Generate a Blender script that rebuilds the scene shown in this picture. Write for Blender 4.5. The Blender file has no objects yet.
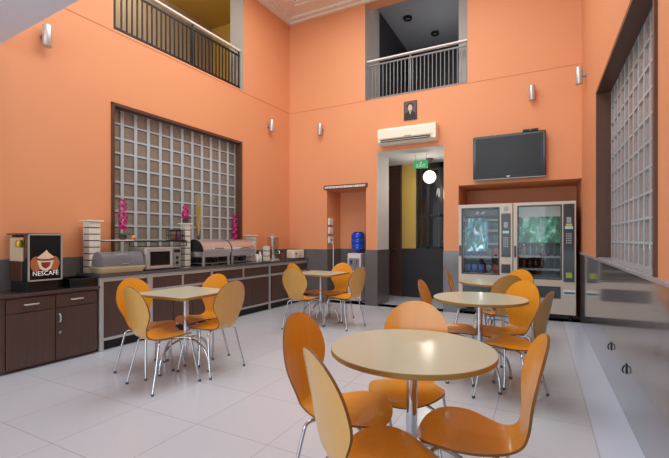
import bpy, bmesh, math, random
from mathutils import Vector, Matrix
random.seed(7)
PI = math.pi
C = bpy.context.scene.collection
sc = bpy.context.scene

# ------------------------------------------------------------------ camera, world, lights
TH = 0.4777
cam_d = bpy.data.cameras.new('camera'); cam = bpy.data.objects.new('camera', cam_d); C.objects.link(cam)
cam.location = (0, 0, 1.27); cam.rotation_euler = (PI/2, 0, TH)
cam_d.sensor_width = 36; cam_d.lens = 36*396.55/669; cam_d.shift_y = 9.9/669
cam_d.clip_start = 0.05
sc.camera = cam
sc.view_settings.view_transform = 'Standard'; sc.view_settings.look = 'None'
sc.view_settings.exposure = 0.06; sc.view_settings.gamma = 1.0
w = bpy.data.worlds.new('world'); sc.world = w; w.use_nodes = True
bg = w.node_tree.nodes['Background']; bg.inputs[0].default_value = (0.76, 0.89, 1.0, 1); bg.inputs[1].default_value = 1.5

def area(name, loc, rot, sx, sy, power, col=(1, 1, 1), spread=PI):
    d = bpy.data.lights.new(name, 'AREA'); d.shape = 'RECTANGLE'; d.size = sx; d.size_y = sy
    d.energy = power; d.color = col; d.spread = spread
    o = bpy.data.objects.new(name, d); C.objects.link(o); o.location = loc; o.rotation_euler = rot
    return o
area('ceiling_fill', (-2.2, 3.6, 5.75), (0, 0, 0), 3.6, 4.6, 200, (0.90, 0.96, 1.0))  # added overhead area light; the ceiling above it is closed
area('entrance_daylight', (-2.1, -3.6, 1.7), (math.radians(102), 0, 0), 4.6, 2.6, 95, (0.82, 0.92, 1.0))
area('upper_daylight', (-2.1, -3.6, 4.6), (math.radians(88), 0, 0), 4.6, 1.8, 60, (0.95, 0.97, 1.0))

# ------------------------------------------------------------------ materials
def lin(v):
    v /= 255.0
    return v/12.92 if v <= 0.04045 else ((v+0.055)/1.055)**2.4
def rgb(r, g, b): return (lin(r), lin(g), lin(b), 1)
def mat(name, col, rough=0.5, metal=0.0, coat=0.0, var=0.0, scale=4.0, bump=0.0, bscale=60, stretch=None, emit=None, es=0, trans=0, spec=0.5, ior=1.45):
    m = bpy.data.materials.new(name); m.use_nodes = True
    nt = m.node_tree; p = nt.nodes['Principled BSDF']
    c = rgb(*col)
    p.inputs['Base Color'].default_value = c
    p.inputs['Roughness'].default_value = rough; p.inputs['Metallic'].default_value = metal
    p.inputs['Coat Weight'].default_value = coat; p.inputs['Coat Roughness'].default_value = 0.12
    p.inputs['Specular IOR Level'].default_value = spec
    p.inputs['Transmission Weight'].default_value = trans; p.inputs['IOR'].default_value = ior
    if emit:
        p.inputs['Emission Color'].default_value = rgb(*emit); p.inputs['Emission Strength'].default_value = es
    tc = nt.nodes.new('ShaderNodeTexCoord'); mp = nt.nodes.new('ShaderNodeMapping')
    nt.links.new(tc.outputs['Object'], mp.inputs[0])
    if stretch: mp.inputs['Scale'].default_value = stretch
    no = nt.nodes.new('ShaderNodeTexNoise'); no.inputs['Scale'].default_value = scale; no.inputs['Detail'].default_value = 4
    nt.links.new(mp.outputs[0], no.inputs[0])
    if var > 0:
        mx = nt.nodes.new('ShaderNodeMix'); mx.data_type = 'RGBA'
        mx.inputs[6].default_value = tuple(x*(1-var) for x in c[:3])+(1,)
        mx.inputs[7].default_value = tuple(min(1, x*(1+var)) for x in c[:3])+(1,)
        nt.links.new(no.outputs[0], mx.inputs[0]); nt.links.new(mx.outputs[2], p.inputs['Base Color'])
    if bump > 0:
        n2 = nt.nodes.new('ShaderNodeTexNoise'); n2.inputs['Scale'].default_value = bscale
        nt.links.new(mp.outputs[0], n2.inputs[0])
        b = nt.nodes.new('ShaderNodeBump'); b.inputs['Strength'].default_value = bump; b.inputs['Distance'].default_value = 0.004
        nt.links.new(n2.outputs[0], b.inputs['Height']); nt.links.new(b.outputs[0], p.inputs['Normal'])
    return m

M = {}
M['orange_wall'] = mat('orange wall paint', (227, 156, 111), 0.55, var=0.03, scale=0.8, bump=0.08, bscale=90, spec=0.3)
M['white_paint'] = mat('white paint', (226, 224, 222), 0.6, var=0.02)
M['cool_white'] = mat('cool white soffit paint', (226, 232, 244), 0.7, var=0.01)
M['cream'] = mat('cream plaster', (236, 226, 210), 0.6, var=0.02)
M['grey_paint'] = mat('grey reveal paint', (176, 174, 168), 0.6, var=0.02)
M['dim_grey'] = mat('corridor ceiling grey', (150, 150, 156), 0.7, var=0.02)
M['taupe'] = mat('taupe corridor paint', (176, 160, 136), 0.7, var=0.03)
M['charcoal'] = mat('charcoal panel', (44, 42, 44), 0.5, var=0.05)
M['mustard'] = mat('mustard yellow paint', (206, 170, 84), 0.6, var=0.03)
M['granite'] = mat('polished dark grey granite', (104, 100, 100), 0.14, var=0.16, scale=120, coat=0.2)
M['granite_light'] = mat('polished grey granite cladding', (126, 126, 130), 0.06, var=0.08, scale=70, coat=0.6)
M['granite_dark'] = mat('dark granite worktop', (84, 82, 84), 0.18, var=0.3, scale=140, coat=0.4)
M['sill_stone'] = mat('pale grey sill stone', (160, 160, 164), 0.25, var=0.05, scale=60)
M['kerb_stone'] = mat('border stone', (206, 214, 230), 0.22, var=0.03, scale=50)
M['brown_frame'] = mat('dark brown window frame', (92, 62, 48), 0.4, var=0.12, scale=6, stretch=(6, 6, 1))
M['wenge'] = mat('wenge veneer', (80, 58, 50), 0.36, var=0.35, scale=5, stretch=(14, 14, 0.7), coat=0.15)
M['wenge_top'] = mat('wenge cabinet top', (78, 62, 58), 0.22, var=0.2, scale=4, stretch=(6, 1, 6), coat=0.4)
M['aluminium'] = mat('brushed aluminium', (196, 196, 194), 0.35, metal=0.55, var=0.05, scale=40)
M['chrome'] = mat('chrome', (205, 207, 212), 0.12, metal=1.0)
M['steel'] = mat('polished stainless steel', (206, 206, 208), 0.33, metal=0.85, var=0.03)
M['black_metal'] = mat('black powder coated metal', (38, 37, 38), 0.4, metal=0.3)
M['grey_metal'] = mat('grey painted metal', (150, 150, 150), 0.4, metal=0.4)
M['chair_front'] = mat('orange beech laminate', (236, 158, 40), 0.30, var=0.10, scale=3, stretch=(7, 1, 1), coat=0.4)
M['chair_back'] = mat('beech ply back with sheen', (214, 164, 84), 0.32, var=0.07, scale=4, stretch=(8, 1, 1), coat=0.4)  # paler than the front, partly to carry grazing sheen in the colour
M['ply_edge'] = mat('plywood edge', (128, 82, 38), 0.5, var=0.15, scale=40)
M['table_top'] = mat('pale maple laminate', (200, 200, 172), 0.34, var=0.04, scale=5, stretch=(1, 6, 1), coat=0.25)
M['table_edge'] = mat('varnished table edging', (160, 124, 62), 0.35, var=0.1, scale=10)
M['rubber'] = mat('grey rubber', (90, 90, 92), 0.7)
M['vending'] = mat('vending machine enamel', (204, 196, 182), 0.38, var=0.02, coat=0.1)
M['vend_dark'] = mat('vending black fascia', (34, 35, 38), 0.3, coat=0.3)
M['vend_inner'] = mat('vending interior', (26, 28, 32), 0.5)
M['black_gloss'] = mat('gloss black plastic', (14, 14, 16), 0.18, coat=0.5)
M['black_plastic'] = mat('black plastic', (24, 24, 26), 0.45)
M['screen'] = mat('television screen', (20, 21, 22), 0.3)
M['white_plastic'] = mat('white plastic', (232, 230, 224), 0.35)
M['cream_plastic'] = mat('cream plastic', (238, 230, 208), 0.35)
M['tower'] = mat('cream stone pedestal', (226, 222, 208), 0.5, var=0.05, scale=25)
M['magenta'] = mat('magenta petals', (190, 26, 116), 0.55, var=0.25, scale=40)
M['leaf'] = mat('leaf green', (74, 98, 52), 0.5, var=0.2, scale=20)
M['straw'] = mat('dried straw', (184, 160, 84), 0.7, var=0.2, scale=30)
M['pot'] = mat('dark ceramic pot', (66, 56, 44), 0.4, var=0.2, scale=30)
M['peach'] = mat('peach fruit ornament', (226, 148, 96), 0.5)
M['beige_tray'] = mat('beige tray', (204, 182, 138), 0.45, var=0.05)
M['blue_bottle'] = mat('blue water bottle plastic', (24, 84, 214), 0.15, coat=0.4, trans=0.15)
M['green_sign'] = mat('green exit sign face', (40, 150, 90), 0.4, emit=(50, 170, 100), es=0.5)
M['white_mark'] = mat('white lettering', (240, 240, 238), 0.5, emit=(240, 240, 238), es=0.15)
M['lamp'] = mat('opal lamp globe', (255, 250, 236), 0.4, emit=(255, 246, 228), es=1.5)
M['lamp_warm'] = mat('warm lit lamp', (255, 236, 190), 0.4, emit=(255, 226, 150), es=1.6)
M['blue_light'] = mat('blue neon lamp', (30, 80, 255), 0.4, emit=(40, 100, 255), es=14.0)
M['red_brown'] = mat('printed coffee brown', (128, 62, 34), 0.4, var=0.4, scale=30)
M['hand_print'] = mat('printed warm brown', (176, 104, 66), 0.4, var=0.3, scale=50)
M['red_print'] = mat('printed red', (120, 26, 30), 0.4)
M['foam_print'] = mat('printed cream foam', (232, 206, 180), 0.4, var=0.1, scale=40)
M['beans'] = mat('roasted coffee beans', (70, 40, 28), 0.5, var=0.7, scale=60, bump=0.8, bscale=90)
M['canister'] = mat('pale canister', (196, 180, 150), 0.35, var=0.1, scale=12)
M['frost'] = mat('frosted print panel', (150, 132, 100), 0.3, var=0.3, scale=8)
M['gold'] = mat('gold coloured lid', (170, 140, 50), 0.3, metal=0.5)
M['sign_brown'] = mat('brown sign board', (92, 56, 42), 0.4)
M['cloth_white'] = mat('white napkin', (238, 236, 230), 0.7)

def glass(name, col, alpha, rough=0.03):
    m = bpy.data.materials.new(name); m.use_nodes = True; nt = m.node_tree
    for n in list(nt.nodes): nt.nodes.remove(n)
    out = nt.nodes.new('ShaderNodeOutputMaterial'); mx = nt.nodes.new('ShaderNodeMixShader')
    tr = nt.nodes.new('ShaderNodeBsdfTransparent'); tr.inputs[0].default_value = rgb(*col)
    gl = nt.nodes.new('ShaderNodeBsdfGlossy'); gl.inputs['Roughness'].default_value = rough
    fr = nt.nodes.new('ShaderNodeFresnel'); fr.inputs[0].default_value = 1.5
    ad = nt.nodes.new('ShaderNodeMath'); ad.operation = 'ADD'; ad.inputs[1].default_value = alpha
    ge = nt.nodes.new('ShaderNodeNewGeometry'); ml = nt.nodes.new('ShaderNodeMath'); ml.operation = 'MULTIPLY_ADD'; ml.inputs[1].default_value = -1; ml.inputs[2].default_value = 1; ml.use_clamp = True
    mm = nt.nodes.new('ShaderNodeMath'); mm.operation = 'MULTIPLY'; nt.links.new(ge.outputs['Backfacing'], ml.inputs[0]); nt.links.new(ml.outputs[0], mm.inputs[0]); nt.links.new(fr.outputs[0], mm.inputs[1])
    nt.links.new(mm.outputs[0], ad.inputs[0]); nt.links.new(ad.outputs[0], mx.inputs[0])
    nt.links.new(tr.outputs[0], mx.inputs[1]); nt.links.new(gl.outputs[0], mx.inputs[2]); nt.links.new(mx.outputs[0], out.inputs[0])
    return m
M['clear'] = glass('clear glass', (235, 238, 238), 0.02)
M['smoke'] = mat('smoky clear plastic', (150, 150, 154), 0.28)
M['smoke'].node_tree.nodes['Principled BSDF'].inputs['Alpha'].default_value = 0.45
M['dark_glass'] = glass('dark tinted glass', (232, 235, 236), 0.0, 0.02)
M['shelf_glass'] = glass('green edged shelf glass', (150, 170, 170), 0.10)

def floor_mat():
    m = bpy.data.materials.new('pale grey polished tiles'); m.use_nodes = True; nt = m.node_tree; p = nt.nodes['Principled BSDF']
    tc = nt.nodes.new('ShaderNodeTexCoord'); mp = nt.nodes.new('ShaderNodeMapping')
    mp.inputs['Location'].default_value = (2.09+0.6*20, -1.38+0.6*20, 0)
    nt.links.new(tc.outputs['Object'], mp.inputs[0])
    br = nt.nodes.new('ShaderNodeTexBrick'); br.offset = 0; br.squash = 1
    br.inputs['Scale'].default_value = 1; br.inputs['Brick Width'].default_value = 0.6; br.inputs['Row Height'].default_value = 0.6
    br.inputs['Mortar Size'].default_value = 0.0028; br.inputs['Mortar Smooth'].default_value = 0.3; br.inputs['Bias'].default_value = 0
    br.inputs['Color1'].default_value = rgb(202, 207, 214); br.inputs['Color2'].default_value = rgb(206, 211, 218)
    br.inputs['Mortar'].default_value = rgb(168, 168, 174)
    nt.links.new(mp.outputs[0], br.inputs[0]); nt.links.new(br.outputs[0], p.inputs['Base Color'])
    p.inputs['Roughness'].default_value = 0.2; p.inputs['Specular IOR Level'].default_value = 0.6
    return m
M['floor'] = floor_mat()

def glass_block_mat(name, col):
    m = bpy.data.materials.new(name); m.use_nodes = True; nt = m.node_tree; p = nt.nodes['Principled BSDF']
    tc = nt.nodes.new('ShaderNodeTexCoord'); no = nt.nodes.new('ShaderNodeTexNoise'); no.inputs['Scale'].default_value = 2.2
    nt.links.new(tc.outputs['Object'], no.inputs[0])
    mx = nt.nodes.new('ShaderNodeMix'); mx.data_type = 'RGBA'; c = rgb(*col)
    mx.inputs[6].default_value = tuple(x*0.7 for x in c[:3])+(1,); mx.inputs[7].default_value = tuple(x*1.25 for x in c[:3])+(1,)
    nt.links.new(no.outputs[0], mx.inputs[0]); nt.links.new(mx.outputs[2], p.inputs['Base Color'])
    p.inputs['Roughness'].default_value = 0.22; p.inputs['Transmission Weight'].default_value = 0.35; p.inputs['Coat Weight'].default_value = 0.5
    p.inputs['Coat Roughness'].default_value = 0.1
    n2 = nt.nodes.new('ShaderNodeTexNoise'); n2.inputs['Scale'].default_value = 14
    nt.links.new(tc.outputs['Object'], n2.inputs[0])
    b = nt.nodes.new('ShaderNodeBump'); b.inputs['Strength'].default_value = 0.35; b.inputs['Distance'].default_value = 0.02
    nt.links.new(n2.outputs[0], b.inputs['Height']); nt.links.new(b.outputs[0], p.inputs['Normal'])
    return m
M['block_left'] = glass_block_mat('taupe glass blocks', (146, 136, 122))
M['block_right'] = glass_block_mat('grey glass blocks', (170, 160, 156))  # pinkish tone takes the orange walls' reflection into the colour
M['block_right'].node_tree.nodes['Principled BSDF'].inputs['Transmission Weight'].default_value = 0.2
M['mortar'] = mat('pale glass block joints', (180, 194, 200), 0.35, var=0.05, coat=0.3)

def scenery_mat(name, greens, glow):
    m = bpy.data.materials.new(name); m.use_nodes = True; nt = m.node_tree; p = nt.nodes['Principled BSDF']
    tc = nt.nodes.new('ShaderNodeTexCoord'); mp = nt.nodes.new('ShaderNodeMapping'); mp.inputs['Scale'].default_value = (9, 9, 5)
    mp.inputs['Rotation'].default_value = (0, 0.5, 0)
    nt.links.new(tc.outputs['Object'], mp.inputs[0])
    no = nt.nodes.new('ShaderNodeTexNoise'); no.inputs['Scale'].default_value = 1.2; no.inputs['Detail'].default_value = 6; no.inputs['Distortion'].default_value = 0.8
    nt.links.new(mp.outputs[0], no.inputs[0])
    cr = nt.nodes.new('ShaderNodeValToRGB')
    while len(cr.color_ramp.elements) < len(greens): cr.color_ramp.elements.new(0.5)
    for i, (pos, col) in enumerate(greens):
        cr.color_ramp.elements[i].position = pos; cr.color_ramp.elements[i].color = rgb(*col)
    nt.links.new(no.outputs[0], cr.inputs[0]); nt.links.new(cr.outputs[0], p.inputs['Base Color'])
    nt.links.new(cr.outputs[0], p.inputs['Emission Color']); p.inputs['Emission Strength'].default_value = glow  # emission put in so the pictures show through the window glass
    p.inputs['Roughness'].default_value = 0.4
    return m
M['poster_green'] = scenery_mat('printed green landscape', [(0.36, (10, 52, 38)), (0.47, (34, 104, 78)), (0.56, (78, 150, 120)), (0.68, (190, 214, 200))], 0.6)  # landscape print, also standing in for trees reflected in the glass
M['reflection_blue'] = scenery_mat('painted street reflection', [(0.36, (12, 24, 26)), (0.46, (34, 92, 74)), (0.55, (80, 140, 160)), (0.66, (214, 228, 236))], 0.5)  # trees and street mirrored in the window, painted as an emissive panel

# ------------------------------------------------------------------ mesh helpers
class MB:
    def __init__(s): s.v = []; s.f = []; s.m = []
    def add(s, vs, fs, mi=0):
        n = len(s.v); s.v += [tuple(v) for v in vs]; s.f += [tuple(i+n for i in f) for f in fs]; s.m += [mi]*len(fs); return s
    def box(s, x0, x1, y0, y1, z0, z1, mi=0, mx=None):
        vs = [Vector((x, y, z)) for z in (z0, z1) for y in (y0, y1) for x in (x0, x1)]
        if mx: vs = [mx @ v for v in vs]
        return s.add(vs, [(0, 2, 3, 1), (4, 5, 7, 6), (0, 1, 5, 4), (2, 6, 7, 3), (0, 4, 6, 2), (1, 3, 7, 5)], mi)
    def lathe(s, prof, n=24, c=(0, 0, 0), mi=0, axis='z', cap=True):
        vs = []; fs = []
        for r, z in prof:
            for i in range(n):
                a = 2*PI*i/n; x, y = r*math.cos(a), r*math.sin(a)
                if axis == 'z': vs.append((c[0]+x, c[1]+y, c[2]+z))
                elif axis == 'x': vs.append((c[0]+z, c[1]+x, c[2]+y))
                else: vs.append((c[0]+y, c[1]+z, c[2]+x))
        for k in range(len(prof)-1):
            for i in range(n):
                j = (i+1) % n
                fs.append((k*n+i, k*n+j, (k+1)*n+j, (k+1)*n+i))
        if cap:
            fs.append(tuple(reversed(range(n)))); fs.append(tuple((len(prof)-1)*n+i for i in range(n)))
        return s.add(vs, fs, mi)
    def cyl(s, c, r, h, n=24, axis='z', mi=0): return s.lathe([(r, 0), (r, h)], n, c, mi, axis)
    def sphere(s, c, r, n=16, mi=0, sz=1.0):
        k = n//2
        return s.lathe([(max(1e-4, r*math.sin(PI*i/k)), -r*sz*math.cos(PI*i/k)) for i in range(k+1)], n, c, mi)
    def tube(s, pts, r, n=10, mi=0, rads=None):
        pts = [Vector(p) for p in pts]; vs = []; fs = []
        up = None
        for i, p in enumerate(pts):
            t = (pts[min(i+1, len(pts)-1)]-pts[max(i-1, 0)]).normalized()
            if up is None:
                up = Vector((0, 0, 1)) if abs(t.z) < 0.9 else Vector((1, 0, 0))
            a = t.cross(up).normalized(); b = a.cross(t).normalized(); up = b
            rr = rads[i] if rads else r
            for k in range(n):
                an = 2*PI*k/n; vs.append(p+a*rr*math.cos(an)+b*rr*math.sin(an))
        for i in range(len(pts)-1):
            for k in range(n):
                j = (k+1) % n; fs.append((i*n+k, i*n+j, (i+1)*n+j, (i+1)*n+k))
        fs.append(tuple(reversed(range(n)))); fs.append(tuple((len(pts)-1)*n+k for k in range(n)))
        return s.add(vs, fs, mi)
    def prism(s, poly, a0, a1, plane='xy', mi=0):
        n = len(poly); vs = []
        for a in (a0, a1):
            for u, v in poly:
                vs.append({'xy': (u, v, a), 'xz': (u, a, v), 'yz': (a, u, v)}[plane])
        fs = [tuple(range(n-1, -1, -1)), tuple(range(n, 2*n))]+[(i, (i+1) % n, n+(i+1) % n, n+i) for i in range(n)]
        return s.add(vs, fs, mi)
    def xf(s, fn): s.v = [tuple(fn(*v)) for v in s.v]; return s

def smooth_path(pts, n=5):
    out = []
    P = [Vector(p) for p in pts]
    for i in range(len(P)-1):
        p0 = P[max(i-1, 0)]; p1 = P[i]; p2 = P[i+1]; p3 = P[min(i+2, len(P)-1)]
        for k in range(n):
            t = k/n
            out.append(0.5*((2*p1)+(p2-p0)*t+(2*p0-5*p1+4*p2-p3)*t*t+(3*p1-p0-3*p2+p3)*t**3))
    out.append(P[-1]); return out

def build(name, mb, m, parent=None, bevel=0, loc=None, smooth=True, solid=None):
    me = bpy.data.meshes.new(name); me.from_pydata([tuple(v) for v in mb.v], [], mb.f)
    mats = m if isinstance(m, (list, tuple)) else [m]
    for q in mats: me.materials.append(M[q] if isinstance(q, str) else q)
    for p, k in zip(me.polygons, mb.m): p.material_index = k
    bm = bmesh.new(); bm.from_mesh(me); bmesh.ops.recalc_face_normals(bm, faces=bm.faces); bm.to_mesh(me); bm.free()
    if smooth:
        me.polygons.foreach_set('use_smooth', [True]*len(me.polygons)); me.set_sharp_from_angle(angle=math.radians(38))
    me.update()
    o = bpy.data.objects.new(name, me); C.objects.link(o)
    if parent: o.parent = parent
    if loc: o.location = loc
    if bevel:
        b = o.modifiers.new('bevel', 'BEVEL'); b.width = bevel; b.segments = 2; b.limit_method = 'ANGLE'; b.angle_limit = math.radians(50); b.harden_normals = True
    return o
def thing(name, label, cat, loc=(0, 0, 0), rotz=0, group=None):
    o = bpy.data.objects.new(name, None); C.objects.link(o); o.location = loc; o.rotation_euler = (0, 0, rotz)
    o.empty_display_size = 0.1
    o['label'] = label; o['category'] = cat
    if group: o['group'] = group
    return o
def tag(o, label, cat, group=None):
    o['label'] = label; o['category'] = cat
    if group: o['group'] = group
    return o
def struct(name, mb, m, parent=None, bevel=0, smooth=False):
    o = build(name, mb, m, parent, bevel=bevel, smooth=smooth)
    if not parent: o['kind'] = 'structure'
    return o
def copy_tree(o, parent=None):
    c = o.copy(); C.objects.link(c)
    if parent: c.parent = parent
    for ch in list(o.children): copy_tree(ch, c)
    return c
def text_mb(body, size, extrude=0.001):
    cu = bpy.data.curves.new('t', 'FONT'); cu.body = body; cu.size = size; cu.extrude = extrude; cu.align_x = 'CENTER'; cu.align_y = 'CENTER'
    cu.resolution_u = 2
    o = bpy.data.objects.new('t', cu); C.objects.link(o)
    bpy.context.view_layer.update()
    me = bpy.data.meshes.new_from_object(o.evaluated_get(bpy.context.evaluated_depsgraph_get()))
    mb = MB().add([v.co[:] for v in me.vertices], [tuple(p.vertices) for p in me.polygons])
    bpy.data.objects.remove(o); bpy.data.curves.remove(cu); bpy.data.meshes.remove(me)
    return mb

# ------------------------------------------------------------------ room dimensions
XL, YW, K, XR = -4.714, 7.03, 0.0292, 0.5614
HG = 1.06; HGR = 3.922; HC = 5.78; YB = -4.0
def LX(y): return XL+K*(y-YW)          # plane of the left wall
def leftmap(d, y, z): return (LX(y)+d, y, z)    # d = distance in front of the left wall
RL = -K                                 # turn of things standing along the left wall

def wall_grid(us, vs, holes, mapf, thick):
    """wall slab with rectangular holes; mapf(u, depth, v)"""
    mb = MB()
    for i in range(len(us)-1):
        for j in range(len(vs)-1):
            uc, vc = (us[i]+us[i+1])/2, (vs[j]+vs[j+1])/2
            if any(a < uc < b and c < vc < d for a, b, c, d in holes): continue
            mb.add([mapf(u, 0, v) for u, v in ((us[i], vs[j]), (us[i+1], vs[j]), (us[i+1], vs[j+1]), (us[i], vs[j+1]))], [(0, 1, 2, 3)])
            mb.add([mapf(u, thick, v) for u, v in ((us[i], vs[j]), (us[i+1], vs[j]), (us[i+1], vs[j+1]), (us[i], vs[j+1]))], [(0, 1, 2, 3)])
    for a, b, c, d in holes:
        for (u0, v0), (u1, v1) in (((a, c), (b, c)), ((b, c), (b, d)), ((b, d), (a, d)), ((a, d), (a, c))):
            mb.add([mapf(u0, 0, v0), mapf(u1, 0, v1), mapf(u1, thick, v1), mapf(u0, thick, v0)], [(0, 1, 2, 3)])
    return mb

# floor
struct('floor', MB().box(-6.2, 1.2, YB, 11.5, -0.1, 0), 'floor')
struct('trim_1', MB().box(0.318, XR, YB, YW, 0, 0.004), 'kerb_stone')

# left wall with window and upper opening
WL = (3.171, 5.548, HG, 3.0); BL = (3.194, 5.60, HGR+0.03, HC)
mb = wall_grid([YB, WL[0], BL[0], WL[1], BL[1], YW], [0, HG, 3.0, HGR+0.03, HC], [WL, BL], lambda u, t, v: leftmap(-t, u, v), 0.26)
wl = struct('wall_left', mb, 'orange_wall')
# back wall with niche, doorway, vending recess, balcony opening
N1 = (-3.81, -2.959, 0, 2.26); DR = (-2.734, -1.486, 0, 2.906); N2 = (-1.24, XR, 0, 2.186); BB = (-2.985, -1.093, HGR, HC)
us = sorted({LX(YW), -3.81, -2.959, -2.985, -2.734, -1.486, -1.24, -1.093, XR}); vs = sorted({0, 2.26, 2.906, 2.186, HGR, HC})
struct('wall_back', wall_grid(us, vs, [N1, DR, N2, BB], lambda u, t, v: (u, YW+t, v), 0.26), 'orange_wall')
# right wall with window
WR = (2.689, 5.182, HG, 2.88)
struct('wall_right', wall_grid([YB, WR[0], WR[1], YW], [0, HG, 2.88, HC], [WR], lambda u, t, v: (XR+t, u, v), 0.24), 'orange_wall')

# reveals beyond the walls
struct('wall_niche', MB().box(-3.85, -3.81, YW+0.26, YW+0.62, 0, 2.30).box(-2.959, -2.92, YW+0.26, YW+0.62, 0, 2.30).box(-3.85, -2.92, YW+0.60, YW+0.64, 0, 2.30).box(-3.85, -2.92, YW+0.26, YW+0.62, 2.26, 2.30), 'orange_wall')
struct('wall_recess', MB().box(-1.28, -1.24, YW+0.26, YW+0.95, 0, 2.22).box(-1.28, XR+0.3, YW+0.93, YW+0.97, 0, 2.22).box(-1.28, XR+0.3, YW+0.26, YW+0.95, 2.186, 2.22).box(XR, XR+0.04, YW+0.26, YW+0.95, 0, 2.22), 'orange_wall')

# granite wainscot pieces
T = 0.012
g = MB()
def lslab(mb, y0, y1, z0, z1, d0=0, d1=T): mb.add([leftmap(d, y, z) for z in (z0, z1) for y in (y0, y1) for d in (d0, d1)], [(0, 2, 3, 1), (4, 5, 7, 6), (0, 1, 5, 4), (2, 6, 7, 3), (0, 4, 6, 2), (1, 3, 7, 5)])
lslab(g, YB, YW, 0, HG)
struct('baseboard_left', g, 'granite')
g = MB(); g.box(LX(YW), -3.81, YW-T, YW, 0, HG); g.box(-2.959, DR[0], YW-T, YW, 0, HG); g.box(DR[1], N2[0], YW-T, YW, 0, HG)
g.box(-3.81, -3.81+T, YW-T, YW+0.6, 0, HG).box(-2.959-T, -2.959, YW-T, YW+0.6, 0, HG).box(-3.81, -2.959, YW+0.6-T, YW+0.6, 0, HG)
g.box(DR[0], DR[0]+T, YW-T, YW+0.65, 0, HG); g.box(DR[1]-T, DR[1], YW-T, YW+0.65, 0, HG)
struct('baseboard_back', g, 'granite')
g = MB().box(XR-0.02, XR, YB, YW, 0, HG-0.018)
struct('baseboard_right', g, 'granite_light')
struct('trim_2', MB().box(XR-0.034, XR+0.01, YB, YW, HG-0.018, HG+0.004), 'sill_stone', bevel=0.003)
# outlet covers in the right cladding
for (y, z, lb) in ((3.414, 0.36, 'small black metal hook plate on right granite wall, nearer the camera'), (4.079, 0.36, 'small black metal hook plate on right granite wall, farther from the camera')):
    t = thing('wall_hook', lb, 'hook', (XR-0.02, y, z))
    build('plate', MB().box(-0.006, 0, -0.018, 0.018, -0.035, 0.035), 'black_metal', t, bevel=0.002)
    build('hook', MB().tube(smooth_path([(-0.006, 0, 0.02), (-0.02, 0, 0.01), (-0.024, 0, -0.02), (-0.014, 0, -0.03)], 4), 0.005, 8), 'black_metal', t)
# thin groove line around the room
struct('trim_3', MB().add([leftmap(d, y, z) for z in (HGR-0.006, HGR+0.004) for y in (YB, YW) for d in (0, 0.004)], [(0, 2, 3, 1), (4, 5, 7, 6), (0, 1, 5, 4), (2, 6, 7, 3), (0, 4, 6, 2), (1, 3, 7, 5)])
       .box(LX(YW), XR, YW-0.004, YW, HGR-0.008, HGR), mat('shadow gap strip', (204, 134, 92), 0.6))

# ceiling and cornice
struct('ceiling', MB().box(-5.3, 1.0, YB, YW, 6.12, 6.2), 'cream')
c = MB()
steps = [(0.06, 5.78, 5.82), (0.14, 5.82, 5.87), (0.42, 5.87, 5.90), (0.50, 5.90, 5.97), (0.80, 5.97, 6.0), (0.86, 6.0, 6.12)]
for d, z0, z1 in steps:
    c.box(LX(YW)-0.02, XR+0.02, YW-d, YW+0.01, z0, z1); lslab(c, YB, YW-d, z0, z1, -0.02, d); c.box(XR-d, XR+0.02, YB, YW-d, z0, z1)
struct('trim_4', c, 'cream')
# gallery slab over the camera
sl = MB()
poly = [(-5.0, 1.98), (-3.29, 1.895), (XR, 1.70), (XR, YB), (-5.0, YB)]
sl.prism(poly, 3.20, 3.42, 'xy')
struct('ceiling_gallery', sl, 'cool_white')

# ------------------------------------------------------------------ glass block windows
def blocks(umin, umax, vmin, vmax, nu, nv, mapf, name, blockmat, frame_w, depth, frame_parts, sill=None, joints=(0.022, 0.011)):
    mortar = MB(); pane = MB(); jw, jh = joints
    du = (umax-umin)/nu; dv = (vmax-vmin)/nv
    def bx(mb, u0, u1, d0, d1, v0, v1):
        mb.add([mapf(u, d, v) for v in (v0, v1) for d in (d0, d1) for u in (u0, u1)], [(0, 2, 3, 1), (4, 5, 7, 6), (0, 1, 5, 4), (2, 6, 7, 3), (0, 4, 6, 2), (1, 3, 7, 5)])
    for i in range(nu+1):
        u = umin+du*i; bx(mortar, max(umin, u-jw), min(umax, u+jw), depth, depth+0.08, vmin, vmax)
    for j in range(nv+1):
        v = vmin+dv*j; bx(mortar, umin, umax, depth+0.001, depth+0.079, max(vmin, v-jh), min(vmax, v+jh))
    for i in range(nu):
        for j in range(nv):
            u0, u1 = umin+du*i+jw, umin+du*(i+1)-jw; v0, v1 = vmin+dv*j+jh, vmin+dv*(j+1)-jh
            e = 0.014
            front = [mapf(u, depth+0.005, v) for u, v in ((u0, v0), (u1, v0), (u1, v1), (u0, v1))]
            inner = [mapf(u, depth+0.016, v) for u, v in ((u0+e, v0+e), (u1-e, v0+e), (u1-e, v1-e), (u0+e, v1-e))]
            back = [mapf(u, depth+0.07, v) for u, v in ((u0, v0), (u1, v0), (u1, v1), (u0, v1))]
            pane.add(front+inner+back, [(4, 5, 6, 7), (0, 1, 5, 4), (1, 2, 6, 5), (2, 3, 7, 6), (3, 0, 4, 7), (8, 11, 10, 9), (0, 8, 9, 1), (1, 9, 10, 2), (2, 10, 11, 3), (3, 11, 8, 0)])
    root = struct(name, mortar, 'mortar')
    build('pane', pane, blockmat, root, smooth=False)
    fr = MB()
    for (u0, u1, d0, d1, v0, v1) in frame_parts: bx(fr, u0, u1, d0, d1, v0, v1)
    build('window_frame', fr, 'brown_frame', root, bevel=0.002, smooth=False)
    if sill:
        s = MB(); bx(s, *sill); build('window_sill', s, 'sill_stone', root, smooth=False)
    return root
y0, y1, z0, z1 = WL
fw = 0.05
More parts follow.
